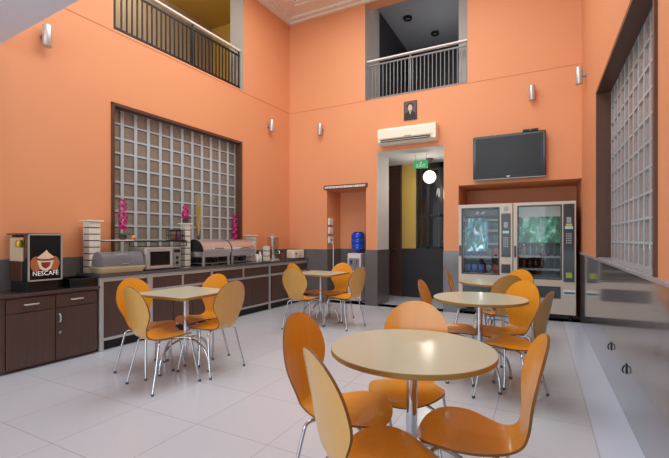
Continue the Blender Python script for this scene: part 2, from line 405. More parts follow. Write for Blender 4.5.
blocks(y0+0.02, y1-0.02, z0, z1-0.02, 12, 10, lambda u, d, v: leftmap(-d, u, v), 'window_1', 'block_left', fw, 0.11,
       [(y0-0.01, y0+0.03, -0.02, 0.11, z0, z1+0.01), (y1-0.03, y1+0.01, -0.02, 0.11, z0, z1+0.01), (y0-0.01, y1+0.01, -0.02, 0.11, z1-0.03, z1+0.01)])
y0, y1, z0, z1 = WR
blocks(y0+0.02, y1-0.02, z0, z1-0.02, 13, 10, lambda u, d, v: (XR+d, u, v), 'window_2', 'block_right', fw, 0.12,
       [(y0-0.005, y0+0.035, -0.015, 0.12, z0, z1+0.01), (y1-0.03, y1+0.01, -0.015, 0.12, z0, z1+0.01), (y0-0.005, y1+0.01, -0.015, 0.12, z1-0.03, z1+0.01)],
       sill=(y0+0.035, y1-0.03, 0, 0.12, z0-0.001, z0+0.012), joints=(0.011, 0.009))

# ------------------------------------------------------------------ spaces beyond the openings
# left gallery corridor
X2 = -6.5
struct('wall_gallery_left', MB().box(X2-0.05, X2, 2.0, 8.2, 3.6, 6.3), 'taupe')
struct('wall_gallery_end', MB().box(X2, LX(6)-0.26, 6.6, 6.65, 3.6, 6.3).box(X2, LX(3)-0.26, 2.2, 2.25, 3.6, 6.3), 'mustard')
gl = bpy.data.lights.new('gallery_fill', 'POINT'); gl.energy = 22; gl.color = (1, 0.93, 0.8); gl.shadow_soft_size = 0.15; glo = bpy.data.objects.new('gallery_fill', gl); C.objects.link(glo); glo.location = (-5.8, 4.4, 5.7)  # added point light without a fitting, brightens the gallery
struct('floor_gallery', MB().box(X2, LX(7)-0.2, 2.2, 6.65, 3.75, HGR+0.02), 'grey_paint')
struct('ceiling_gallery_left', MB().box(X2, LX(7)-0.2, 2.2, 6.65, 5.95, 6.0), 'mustard')
m_rev = MB(); m_rev.add([leftmap(-d, y, z) for z in (HGR+0.03, HC) for y in (BL[1]-0.004, BL[1]+0.004) for d in (0.0, 0.30)], [(0, 2, 3, 1), (4, 5, 7, 6), (0, 1, 5, 4), (2, 6, 7, 3), (0, 4, 6, 2), (1, 3, 7, 5)])
struct('trim_5', m_rev, 'grey_paint')
# back balcony corridor
struct('trim_6', MB().box(BB[0]-0.01, BB[0]+0.006, YW+0.001, YW+0.76, HGR, HC+0.25), 'grey_paint')
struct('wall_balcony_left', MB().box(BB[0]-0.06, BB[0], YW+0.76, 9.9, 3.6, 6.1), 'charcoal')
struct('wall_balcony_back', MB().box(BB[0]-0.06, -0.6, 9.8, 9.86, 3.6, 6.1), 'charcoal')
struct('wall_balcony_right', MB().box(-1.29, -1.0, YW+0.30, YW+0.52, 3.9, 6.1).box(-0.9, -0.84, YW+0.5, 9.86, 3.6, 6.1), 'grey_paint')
bl_ = bpy.data.lights.new('balcony_fill', 'POINT'); bl_.energy = 14; bl_.color = (0.9, 0.94, 1); bl_.shadow_soft_size = 0.15; blo = bpy.data.objects.new('balcony_fill', bl_); C.objects.link(blo); blo.location = (-1.8, 8.4, 4.9)  # added fill point in mid-air, lifts the dark balcony ceiling
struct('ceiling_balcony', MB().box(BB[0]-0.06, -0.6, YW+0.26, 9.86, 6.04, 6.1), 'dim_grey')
struct('floor_balcony', MB().box(BB[0]-0.06, -0.6, YW+0.255, 9.86, 3.75, HGR-0.001), 'grey_paint')
for (x, y, lb) in ((-2.52, 8.3, 'small black ceiling downlight over the back balcony, nearer'), (-2.15, 9.2, 'small black ceiling downlight over the back balcony, farther')):
    t = thing('ceiling_downlight', lb, 'light', (x, y, 6.04))
    build('ring', MB().lathe([(0.09, 0), (0.09, -0.05), (0.06, -0.05), (0.06, -0.01)], 20), 'black_metal', t)
    build('lens', MB().cyl((0, 0, -0.02), 0.058, 0.01, 20), 'grey_metal', t)
# corridor behind the doorway
YD = YW+0.65
struct('trim_7', MB().box(DR[0]-0.04, DR[0]+0.003, YW+0.001, YD, HG, 2.906).box(DR[1]-0.003, DR[1]+0.04, YW+0.001, YD, HG, 2.906).box(DR[0]-0.04, DR[0], YW+0.26, YD, 0, HG), 'white_paint')
struct('ceiling_corridor', MB().box(-4.2, -1.0, YW+0.26, 10.6, 2.906, 2.96).box(DR[0], DR[1], YW-0.0, YW+0.27, 2.902, 2.909), 'white_paint')
struct('wall_corridor_back', MB().box(-2.71, -2.40, 8.5, 8.62, HG, 2.906), 'mustard')
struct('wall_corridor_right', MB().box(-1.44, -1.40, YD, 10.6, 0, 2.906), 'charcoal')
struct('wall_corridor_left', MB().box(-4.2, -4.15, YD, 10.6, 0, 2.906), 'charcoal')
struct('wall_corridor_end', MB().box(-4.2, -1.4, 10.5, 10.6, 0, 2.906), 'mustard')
struct('baseboard_corridor', MB().box(-2.71, -1.46, 8.46, 8.5, 0, HG).box(-2.71, -2.40, 8.5, 8.62, 0, HG), 'charcoal')
d1 = struct('door_1', MB().box(-3.30, -2.73, 8.5, 8.56, 0, 2.85), 'wenge')
build('door_frame', MB().box(-3.36, -3.30, 8.48, 8.58, 0, 2.9).box(-2.75, -2.71, 8.44, 8.50, 0, 2.9).box(-3.36, -2.71, 8.48, 8.58, 2.85, 2.906), 'wenge', d1)
build('door_handle', MB().tube([(-2.80, 8.50, 1.05), (-2.80, 8.45, 1.05), (-2.92, 8.45, 1.05)], 0.012, 8), 'chrome', d1)
w3 = struct('window_3', MB().box(-2.40, -1.46, 8.55, 8.56, HG, 2.9), 'dark_glass')
f = MB()
for x in (-2.40, -2.16, -1.88, -1.50): f.box(x, x+0.05, 8.52, 8.60, HG, 2.906)
f.box(-2.40, -1.46, 8.52, 8.60, 1.74, 1.79); f.box(-2.40, -1.46, 8.52, 8.60, HG, HG+0.05); f.box(-2.40, -1.46, 8.52, 8.60, 2.80, 2.906)
build('window_frame', f, 'black_metal', w3)
struct('wall_partition', MB().box(-2.5, -2.14, 9.4, 9.45, 0, 2.9), 'charcoal')
t = thing('wall_lamp', 'tall warm glowing lamp behind the dark glass partition', 'lamp', (-2.08, 9.9, 0))
build('lamp_shade', MB().lathe([(0.05, 2.25), (0.08, 2.27), (0.09, 2.40), (0.07, 2.44)], 16), 'lamp_warm', t)
build('lamp_body', MB().cyl((0, 0, 0), 0.16, 0.02).cyl((0, 0, 0.02), 0.03, 2.24, 12), mat('amber glass lamp column', (190, 150, 80), 0.3, emit=(190, 140, 60), es=0.35), t)
# pendant globe
t = thing('pendant_lamp', 'round white globe lamp hanging from the corridor ceiling', 'lamp', (-1.99, 8.05, 2.905))
build('canopy', MB().lathe([(0.07, 0), (0.07, -0.03), (0.03, -0.06), (0.008, -0.07)], 20), 'brown_frame', t)
build('rod', MB().cyl((0, 0, -0.30), 0.007, 0.26, 8), 'brown_frame', t)
build('lamp_globe', MB().sphere((0, 0, -0.375), 0.13, 28), 'lamp', t)
pl = bpy.data.lights.new('corridor_light', 'POINT'); pl.energy = 9; pl.color = (1, 0.94, 0.84); pl.shadow_soft_size = 0.14
po = bpy.data.objects.new('corridor_light', pl); C.objects.link(po); po.location = (-1.99, 7.85, 2.35)
# exit sign
t = thing('exit_sign', 'green illuminated exit sign hanging in the doorway', 'sign', (-2.02, 7.5, 2.906), 0.05)
build('panel', MB().box(-0.135, 0.135, -0.008, 0.008, -0.285, -0.135), 'green_sign', t, bevel=0.003)
for x in (-0.1, 0.1): build('hanger', MB().cyl((x, 0, -0.14), 0.004, 0.14, 8), 'grey_metal', t)
tm = text_mb('EXIT', 0.085).xf(lambda x, y, z: (x, -0.010-z, y-0.24)); build('lettering', tm, 'white_mark', t, smooth=False)
mk = MB().prism([(-0.02, -0.19), (0.0, -0.16), (0.02, -0.19), (0.008, -0.185), (0.008, -0.20), (-0.008, -0.20), (-0.008, -0.185)], -0.0095, -0.008, 'xz')
build('arrow', mk, 'white_mark', t, smooth=False)

# ------------------------------------------------------------------ railings
def railing(name, label, length, posts, nb, mapper, bar_m, rail_m, top=0.74, bar_r=0.008, rr=0.022):
    t = thing(name, label, 'railing', mapper(0, 0))
    base = Vector(mapper(0, 0))
    ang = math.atan2(mapper(length, 0)[1]-base.y, mapper(length, 0)[0]-base.x)
    t.rotation_euler = (0, 0, ang)
    build('handrail', MB().box(0, length, -0.035, 0.035, top-0.02, top+0.015), rail_m, t, bevel=0.012)
    build('lower_rail', MB().box(0, length, -0.012, 0.012, 0.035, 0.06), bar_m, t)
    build('upper_rail', MB().box(0, length, -0.012, 0.012, top-0.10, top-0.075), bar_m, t)
    for p in posts:
        build('post', MB().box(p-0.011, p+0.011, -0.011, 0.011, 0, top-0.02), bar_m, t, bevel=0.003)
    for i in range(nb):
        x = length*(i+0.5)/nb
        if any(abs(x-p) < 0.02 for p in posts): continue
        build('baluster', MB().box(x-bar_r, x+bar_r, -bar_r, bar_r, 0.055, top-0.09), bar_m, t)
    return t
railing('balcony_railing', 'dark metal railing with white handrail in upper left wall opening', 2.34, [0.02, 1.28, 2.32], 31,
        lambda u, d: (LX(3.22+u)-0.05, 3.22+u, HGR+0.03), 'black_metal', 'cream', 0.70)
railing('balcony_railing', 'grey metal railing with pale handrail in upper back wall balcony', 1.88, [0.02, 0.86, 1.86], 26,
        lambda u, d: (BB[0]+0.008+u, YW+0.10, HGR), mat('grey railing metal', (124, 123, 122), 0.45, metal=0.2), 'white_plastic', 0.775, bar_r=0.006)

# ------------------------------------------------------------------ wall lights
def sconce(loc, rotz, label, lit=False):
    t = thing('wall_sconce', label, 'light', loc, rotz, 'cylindrical wall lights')   # local -y faces the room
    build('tube', MB().lathe([(0.042, -0.115), (0.045, -0.11), (0.045, 0.11), (0.042, 0.115), (0.036, 0.115), (0.036, -0.112)], 20, (0, -0.085, 0)), 'aluminium', t)
    build('bracket', MB().box(-0.02, 0.02, -0.05, -0.006, -0.02, 0.02), 'grey_metal', t)
    build('back_plate', MB().cyl((0, -0.008, 0), 0.035, 0.008, 16, 'y'), 'grey_metal', t)
sconce((LX(2.40)+0.0, 2.40, 3.48), -PI/2-K+PI, 'cylindrical metal wall light near the top left corner under the slab')
sconce((LX(6.32)+0.0, 6.32, 3.48), PI/2-K, 'cylindrical metal wall light on the left wall close to the corner')
sconce((-3.925, YW, 3.47), 0, 'cylindrical metal wall light on the back wall above the niche')
sconce((-0.11, YW, 3.56), 0, 'cylindrical metal wall light on the back wall above the television')
sconce((XR, 6.35, 3.50), -PI/2, 'cylindrical metal wall light on the right wall')

# ------------------------------------------------------------------ things on the back wall
t = thing('air_conditioner', 'cream split air conditioner above the doorway', 'air conditioner', (-2.115, YW, 3.14))
prof = [(0, -0.15), (-0.13, -0.15), (-0.185, -0.11), (-0.20, -0.03), (-0.20, 0.10), (-0.17, 0.145), (0, 0.15)]
build('casing', MB().prism([(y, z) for y, z in prof], -0.53, 0.53, 'yz'), 'cream_plastic', t, bevel=0.008)
build('air_outlet', MB().box(-0.47, 0.43, -0.206, -0.15, -0.112, -0.066), 'black_plastic', t)
build('louvre', MB().box(-0.46, 0.42, -0.212, -0.2065, -0.098, -0.092), 'cream_plastic', t)
build('front_panel', MB().box(-0.53, 0.47, -0.207, -0.199, -0.05, 0.10), 'cream_plastic', t, bevel=0.004)
build('side_cover', MB().box(0.48, 0.535, -0.205, -0.02, -0.13, 0.12), 'cream_plastic', t, bevel=0.008)
build('display', MB().box(-0.03, 0.10, -0.2095, -0.2068, -0.045, -0.03), 'grey_metal', t)

t = thing('framed_portrait', 'small framed portrait photo of a person in dark suit', 'picture', (-2.085, YW, 3.60))
build('frame', MB().box(-0.12, 0.12, -0.02, -0.001, -0.17, 0.17), 'black_plastic', t, bevel=0.003)
build('photo', MB().box(-0.11, 0.11, -0.0225, -0.02, -0.16, 0.16), mat('portrait backdrop', (92, 70, 66), 0.4, var=0.2), t)
build('figure', MB().prism([(-0.105, -0.155), (-0.10, -0.06), (-0.05, -0.02), (0.05, -0.02), (0.10, -0.06), (0.105, -0.155)], -0.0240, -0.0226, 'xz').lathe([(0.062, 0), (0.064, 0.0016)], 20, (0, -0.0245, 0.07), axis='y'), 'black_plastic', t, smooth=False)
build('face', MB().prism([(0.042*math.cos(a), 0.045+0.058*math.sin(a)) for a in [2*PI*i/18 for i in range(18)]], -0.0262, -0.0246, 'xz').prism([(-0.02, -0.02), (0.02, -0.02), (0, -0.08)], -0.0250, -0.0241, 'xz'), mat('portrait face print', (205, 176, 160), 0.5), t, smooth=False)

t = thing('television', 'large black flat television mounted above the vending machines', 'television', (-0.45, YW, 2.60))
build('casing', MB().box(-0.535, 0.535, -0.115, -0.05, -0.355, 0.355), 'black_gloss', t, bevel=0.01)
build('screen', MB().box(-0.495, 0.495, -0.117, -0.1145, -0.285, 0.315), 'screen', t)
build('bottom_trim', MB().box(-0.535, 0.535, -0.12, -0.06, -0.365, -0.353), 'grey_metal', t)
build('wall_bracket', MB().box(-0.2, 0.2, -0.05, -0.002, -0.2, 0.2), 'black_metal', t)
build('indicator', MB().box(0.470, 0.476, -0.118, -0.1165, -0.20, 0.20), mat('blue reflective strip', (30, 70, 170), 0.3), t)
build('emblem', MB().prism([(-0.03, -0.318), (0.03, -0.318), (0.022, -0.330), (0.006, -0.330), (0.006, -0.342), (-0.006, -0.342), (-0.006, -0.330), (-0.022, -0.330)], -0.1175, -0.1155, 'xz'), 'aluminium', t, smooth=False)
t = thing('set_top_box', 'small black set-top box lying on top of the television', 'box', (-0.13, YW-0.08, 2.955))
build('casing', MB().box(-0.11, 0.11, -0.05, 0.05, 0, 0.035), 'black_plastic', t, bevel=0.004)
build('camera_lens', MB().cyl((0.0, -0.054, 0.018), 0.01, 0.005, 12, 'y'), 'grey_metal', t)

t = thing('notice_board', 'narrow brown sign with white lettering over the niche', 'sign', (-3.40, YW, 2.30))
build('board', MB().box(-0.475, 0.475, -0.022, -0.001, -0.04, 0.04), 'sign_brown', t, bevel=0.002)
lx = MB(); random.seed(3); x = -0.45
while x < 0.44:
    wd = random.choice((0.016, 0.022, 0.028)); lx.box(x, x+wd*0.6, -0.0235, -0.022, -0.02, 0.02); x += wd*0.6+0.012
build('lettering', lx, 'white_mark', t, smooth=False)

# sockets with cable in the niche
for i, z in enumerate((1.62, 1.44, 1.25)):
    t = thing('wall_socket', ['white wall socket on the niche side, topmost of three', 'white wall socket on the niche side, middle of three', 'white wall socket on the niche side, lowest of three with a grey plug'][i], 'socket', (-3.81+(T if z < HG else 0), 7.16, z), 0, 'sockets beside the water dispenser')
    build('plate', MB().box(0, 0.035, -0.085, 0.085, -0.068, 0.068), 'white_plastic', t, bevel=0.006)
    build('socket_face', MB().cyl((0.034, 0, 0), 0.03, 0.004, 16, 'x'), 'grey_metal' if i == 2 else 'cream_plastic', t)
tag(build('power_cable', MB().tube(smooth_path([(-3.76, 7.16, 1.22), (-3.73, 7.15, 1.1), (-3.72, 7.13, 0.8), (-3.71, 7.12, 0.45), (-3.66, 7.16, 0.32), (-3.58, 7.28, 0.28), (-3.50, 7.34, 0.32)], 6), 0.008, 8), 'white_plastic'), 'pale power cable hanging from the niche sockets to the dispenser', 'cable')

# water dispenser
t = thing('water_dispenser', 'white water dispenser with cup tap panel standing in niche', 'water dispenser', (-3.32, 7.42, 0))
build('body', MB().box(-0.15, 0.15, -0.15, 0.15, 0.02, 0.98), 'white_plastic', t, bevel=0.015)
build('tap_recess', MB().box(-0.115, 0.115, -0.153, -0.149, 0.62, 0.88), 'grey_metal', t)
build('tap', MB().box(-0.07, -0.035, -0.20, -0.152, 0.80, 0.84).box(-0.063, -0.042, -0.20, -0.175, 0.76, 0.80), 'blue_bottle', t)
build('tap', MB().box(0.035, 0.07, -0.20, -0.152, 0.80, 0.84).box(0.042, 0.063, -0.20, -0.175, 0.76, 0.80), 'grey_metal', t)
build('drip_tray', MB().box(-0.11, 0.11, -0.22, -0.15, 0.60, 0.63), 'white_plastic', t, bevel=0.004)
build('foot_plinth', MB().box(-0.13, 0.13, -0.13, 0.13, 0, 0.03), 'black_plastic', t)
t = thing('water_bottle', 'large blue water bottle upturned on the white dispenser', 'bottle', (-3.30, 7.42, 0.98))
build('bottle', MB().lathe([(0.03, 0.003), (0.03, 0.03), (0.10, 0.07), (0.135, 0.10), (0.137, 0.17), (0.130, 0.18), (0.137, 0.19), (0.137, 0.28), (0.130, 0.29), (0.137, 0.30), (0.137, 0.38), (0.12, 0.41), (0.06, 0.42)], 28), 'blue_bottle', t)
build('base_ring', MB().lathe([(0.09, 0.418), (0.10, 0.43), (0.09, 0.435), (0.07, 0.42)], 24), 'blue_bottle', t)

# ------------------------------------------------------------------ vending machines
def vending(x0, x1, label, right):
    yf = 6.95; W = x1-x0
    t = thing('vending_machine', label, 'vending machine', (x0, yf, 0))
    H = 1.845
    # hollow body
    b = MB().box(0, W, 0.10, 0.85, 0.10, 0.52).box(0, W, 0.10, 0.85, H-0.06, H).box(0, 0.04, 0.10, 0.85, 0.52, H-0.06).box(W-0.18, W, 0.10, 0.85, 0.52, H-0.06).box(0.04, W-0.18, 0.80, 0.85, 0.52, H-0.06)
    build('body', b, 'vending', t)
    wx0, wx1 = (0.065, W-0.21) if not right else (0.075, W-0.20)
    wz0, wz1 = (0.70, 1.77) if not right else (0.66, 1.78)
    d = MB()
    d.box(0, wx0, 0, 0.098, 0.12, H).box(wx1, W, 0, 0.098, 0.12, H).box(wx0, wx1, 0, 0.098, wz1, H).box(wx0, wx1, 0, 0.098, 0.12, wz0)
    dr = build('door', d, 'vending', t)
    g_ = MB(); r = 0.018
    g_.box(wx0-r, wx0, -0.006, 0.01, wz0-r, wz1+r).box(wx1, wx1+r, -0.006, 0.01, wz0-r, wz1+r).box(wx0, wx1, -0.006, 0.01, wz1, wz1+r).box(wx0, wx1, -0.006, 0.01, wz0-r, wz0)
    build('window_gasket', g_, 'vend_dark', dr, bevel=0.004)
    build('window_glass', MB().box(wx0, wx1, 0.03, 0.036, wz0, wz1), 'dark_glass', dr)
    build('door_handle', MB().box(0.012, 0.04, -0.03, 0.0, 0.98, 1.16), 'vend_dark', dr, bevel=0.006)
    # interior
    build('interior', MB().box(wx0-0.02, wx0, 0.10, 0.78, wz0, wz1).box(wx1, wx1+0.02, 0.10, 0.78, wz0, wz1).box(wx0, wx1, 0.76, 0.79, wz0, wz1), 'vend_inner', t)
    shelves = [0.98, 1.20, 1.42, 1.60] if not right else [0.80, 1.00]
    for z in shelves:
        sh = build('shelf', MB().box(wx0, wx1, 0.14, 0.76, z-0.02, z), 'grey_metal' if not right else 'vend_dark', t)
        build('price_strip', MB().box(wx0, wx1, 0.128, 0.14, z-0.03, z+0.004), 'grey_metal', sh)
    # glowing header and picture; the left one paints street reflections
    if right:
        build('header_panel', MB().box(wx0, wx1, 0.11, 0.13, wz1-0.16, wz1), mat('lit pale header', (206, 206, 200), 0.4, emit=(205, 205, 200), es=0.15), t)
        build('landscape_poster', MB().box(wx0, wx1, 0.11, 0.122, 1.21, wz1-0.16), 'poster_green', t)
        build('waterfall_print', MB().prism([(wx0+0.30, 1.60), (wx0+0.325, 1.60), (wx0+0.34, 1.26), (wx0+0.30, 1.26)], 0.105, 0.109, 'xz'), mat('printed waterfall', (170, 206, 206), 0.4, var=0.2, scale=20), t)
    else:
        build('header_panel', MB().box(wx0, wx1, 0.30, 0.32, wz1-0.10, wz1), 'vend_dark', t)
        build('street_reflection', MB().box(wx0+0.02, wx1-0.17, 0.118, 0.126, 1.06, 1.62), 'reflection_blue', t)
        for q in range(2):
            build('header_lamp', MB().prism([(wx0+0.16+q*0.09, wz1-0.075), (wx0+0.21+q*0.09, wz1-0.075), (wx0+0.24+q*0.09, wz1-0.03), (wx0+0.19+q*0.09, wz1-0.03)], 0.29, 0.299, 'xz'), 'white_mark', t)
    vd = bpy.data.lights.new('machine_light', 'POINT'); vd.energy = 0.6; vd.color = (0.9, 0.96, 1); vd.shadow_soft_size = 0.03
    vo = bpy.data.objects.new('machine_light', vd); C.objects.link(vo); vo.parent = t; vo.location = ((wx0+wx1)/2, 0.075, 1.15)
    # control column
    cx0, cx1 = (W-0.165, W-0.03) if not right else (W-0.165, W-0.02)
    cz0, cz1 = (0.98, 1.68) if not right else (0.62, 1.80)
    cp = build('control_panel', MB().box(cx0, cx1, -0.012, 0.0, cz0, cz1), 'vend_dark', t, bevel=0.005)
    mxx = (cx0+cx1)/2
    keys = MB()
    kz = 1.14 if not right else 1.20
    for i in range(3):
        for j in range(5): keys.box(mxx-0.036+i*0.026, mxx-0.018+i*0.026, -0.018, -0.012, kz+j*0.034, kz+0.022+j*0.034)
    build('keypad', keys, 'grey_metal', cp)
    build('display', MB().box(cx0+0.02, cx1-0.02, -0.016, -0.012, kz+0.22, kz+0.26), mat('small lit display '+('b' if right else 'a'), (150, 190, 190), 0.3, emit=(150, 190, 190), es=0.2), cp)
    build('coin_slot', MB().box(mxx-0.006, mxx+0.006, -0.02, -0.012, kz+0.33, kz+0.38).box(mxx-0.03, mxx+0.03, -0.015, -0.012, kz+0.31, kz+0.40), 'grey_metal', cp)
    if right:
        build('bill_slot', MB().box(mxx-0.04, mxx+0.04, -0.022, -0.012, 0.68, 0.76), mat('yellow green slot light', (150, 160, 60), 0.4, emit=(150, 160, 50), es=0.15), cp)
        build('bill_slot', MB().box(mxx-0.04, mxx+0.04, -0.022, -0.012, 1.46, 1.50), mat('amber slot label', (200, 180, 90), 0.4), cp)
        lb = build('label_plate', MB().box(cx0+0.005, cx1+0.01, -0.004, 0.0, 0.42, 0.50), 'white_plastic', t)
        build('label_stripe', MB().box(cx0+0.01, cx1+0.005, -0.006, -0.004, 0.435, 0.465), mat('teal label', (40, 130, 140), 0.4), lb)
    else:
        build('coin_return', MB().box(cx0, cx1, -0.008, 0.0, 0.72, 0.86), 'vend_dark', t)
        build('vent_grille', MB().box(cx0+0.04, cx1-0.03, -0.003, 0.0, 1.72, 1.79), 'grey_metal', t)
    fl = build('delivery_flap', MB().box(wx0, wx1, -0.008, 0.0, 0.36, 0.54), 'vend_dark', t, bevel=0.02)
    for x in (0.06, W-0.06):
        for y in (0.14, 0.78):
            build('foot', MB().cyl((x, y, 0), 0.025, 0.10, 12), 'black_metal', t)
    build('kick_plate', MB().box(0.02, W-0.02, 0.14, 0.16, 0.03, 0.12), 'black_plastic', t)
    return (x0+wx0, x0+wx1, yf)
vl = vending(-1.225, -0.388, 'beige vending machine, left of the two, with snack shelves and keypad', False)
vr = vending(-0.376, 0.482, 'beige vending machine, right of the two, with green waterfall picture', True)
cols = [(34, 92, 180), (186, 60, 40), (210, 170, 60), (120, 120, 126), (60, 120, 70), (40, 110, 196), (150, 90, 150), (200, 200, 196)]
proto = thing('snack_packet', 'x', 'snack packet', (0, 0, 0), 0, 'snack packets inside the left vending machine')
pk = []
for ci, cc in enumerate(cols):
    p = MB(); w_, h_ = 0.042, 0.13
    p.add([(-w_, -0.004, 0), (w_, -0.004, 0), (w_, -0.022, h_*0.25), (-w_, -0.022, h_*0.25), (w_, -0.024, h_*0.75), (-w_, -0.024, h_*0.75), (w_, -0.004, h_), (-w_, -0.004, h_),
           (-w_, 0.004, 0), (w_, 0.004, 0), (w_, 0.022, h_*0.25), (-w_, 0.022, h_*0.25), (w_, 0.024, h_*0.75), (-w_, 0.024, h_*0.75), (w_, 0.004, h_), (-w_, 0.004, h_)],
          [(0, 1, 2, 3), (3, 2, 4, 5), (5, 4, 6, 7), (8, 11, 10, 9), (11, 13, 12, 10), (13, 15, 14, 12), (0, 8, 9, 1), (7, 6, 14, 15), (1, 9, 10, 2), (2, 10, 12, 4), (4, 12, 14, 6), (0, 3, 11, 8), (3, 5, 13, 11), (5, 7, 15, 13)])
    pk.append((p, mat('packet print %d' % ci, cc, 0.35, var=0.3, scale=30)))
bpy.data.objects.remove(proto)
pm = []
names_c = ['blue', 'red', 'yellow', 'grey', 'green', 'bright blue', 'violet', 'white']
rows = {0.70: 'at window bottom', 0.98: 'on the lowest shelf', 1.20: 'on the second shelf up', 1.42: 'on the third shelf up', 1.60: 'on the top shelf'}
for (z, rn) in rows.items():
    n = 0
    for k in range(5):
        x = vl[0]+0.055+k*(vl[1]-vl[0]-0.11)/4
        if z in (1.20, 1.42) and k < 3 or (z == 1.60): continue
        ci = [0, 5, 0, 3, 1][k] if z < 1.0 else random.randrange(8)  # low rows mostly blue, standing in for a reflected car
        o = build('snack_packet', pk[ci][0], pk[ci][1], loc=(x, vl[2]+0.20, z+0.001))
        pos = ['leftmost', 'second from left', 'in the middle', 'second from right', 'rightmost'][k]
        tag(o, '%s snack packet %s of left vending machine, %s' % (names_c[ci], rn, pos), 'snack packet', 'snack packets inside the left vending machine')
for z, rn in ((0.80, 'lower bottle shelf'), (1.00, 'upper bottle shelf')):
    for k in range(6):
        x = vr[0]+0.07+k*(vr[1]-vr[0]-0.14)/5
        col = [(120, 70, 50), (60, 40, 34), (40, 40, 50), (30, 32, 38), (44, 40, 48), (36, 36, 40)][k] if z < 0.9 else [(150, 110, 80), (60, 90, 110), (26, 26, 30), (26, 28, 34), (24, 24, 30), (28, 30, 36)][k]
        pos = ['leftmost', 'second from left', 'third from left', 'third from right', 'second from right', 'rightmost'][k]
        t = thing('drink_bottle', 'dark drink bottle on the %s in right vending machine, %s' % (rn, pos), 'bottle', (x, vr[2]+0.20, z), 0, 'drink bottles inside the right vending machine')
        build('bottle', MB().lathe([(0.026, 0), (0.03, 0.006), (0.03, 0.11), (0.014, 0.15), (0.012, 0.17)], 14), mat('drink %s%d' % (rn[0], k), col, 0.2, coat=0.4), t)
        build('cap', MB().cyl((0, 0, 0.17), 0.014, 0.014, 12), 'white_plastic' if k % 3 == 0 else 'black_plastic', t)

# ------------------------------------------------------------------ furniture along the left wall
def LT(name, label, cat, y, d, z=0, group=None, extra=0.0):
    """thing along the left wall; local +x points into the room, +y along the wall away from camera"""
    return thing(name, label, cat, (LX(y)+d, y, z), RL+extra, group)
CD = 0.464           # depth of counters: fronts at wall + CD
ZC = 0.745
t = LT('sideboard_cabinet', 'dark brown two-door cabinet with drawers under the coffee machine', 'cabinet', 1.82, 0.014)
D_ = CD-0.014
build('carcass', MB().box(0, D_-0.02, 0, 0.915, 0.05, ZC-0.03), 'wenge', t)
build('plinth', MB().box(0, D_-0.05, 0.01, 0.90, 0, 0.05), 'wenge', t)
build('cabinet_top', MB().box(0, D_+0.015, -0.01, 0.925, ZC-0.03, ZC), 'wenge_top', t, bevel=0.002)
for i, (a, b) in enumerate(((0.06, 0.475), (0.485, 0.895))):
    dr = build('drawer', MB().box(D_-0.02, D_, a, b, 0.565, 0.70), 'wenge', t, bevel=0.002)
    m_ = (a+b)/2
    build('handle', MB().tube(smooth_path([(D_, m_-0.06, 0.635), (D_+0.022, m_-0.045, 0.635), (D_+0.026, m_, 0.637), (D_+0.022, m_+0.045, 0.635), (D_, m_+0.06, 0.635)], 4), 0.008, 8), 'aluminium', dr)
    dd = build('door', MB().box(D_-0.02, D_, a, b, 0.035, 0.555), 'wenge', t, bevel=0.002)
    if i == 1:
        build('handle', MB().tube(smooth_path([(D_, a+0.03, 0.50), (D_+0.022, a+0.03, 0.485), (D_+0.024, a+0.03, 0.45), (D_+0.022, a+0.03, 0.43), (D_, a+0.03, 0.415)], 4), 0.008, 8), 'aluminium', dd)
        build('lock', MB().cyl((D_, a+0.03, 0.31), 0.016, 0.012, 16, 'x'), 'chrome', dd)
build('side_stile', MB().box(D_-0.02, D_, 0.0, 0.05, 0.03, 0.71), 'wenge', t)

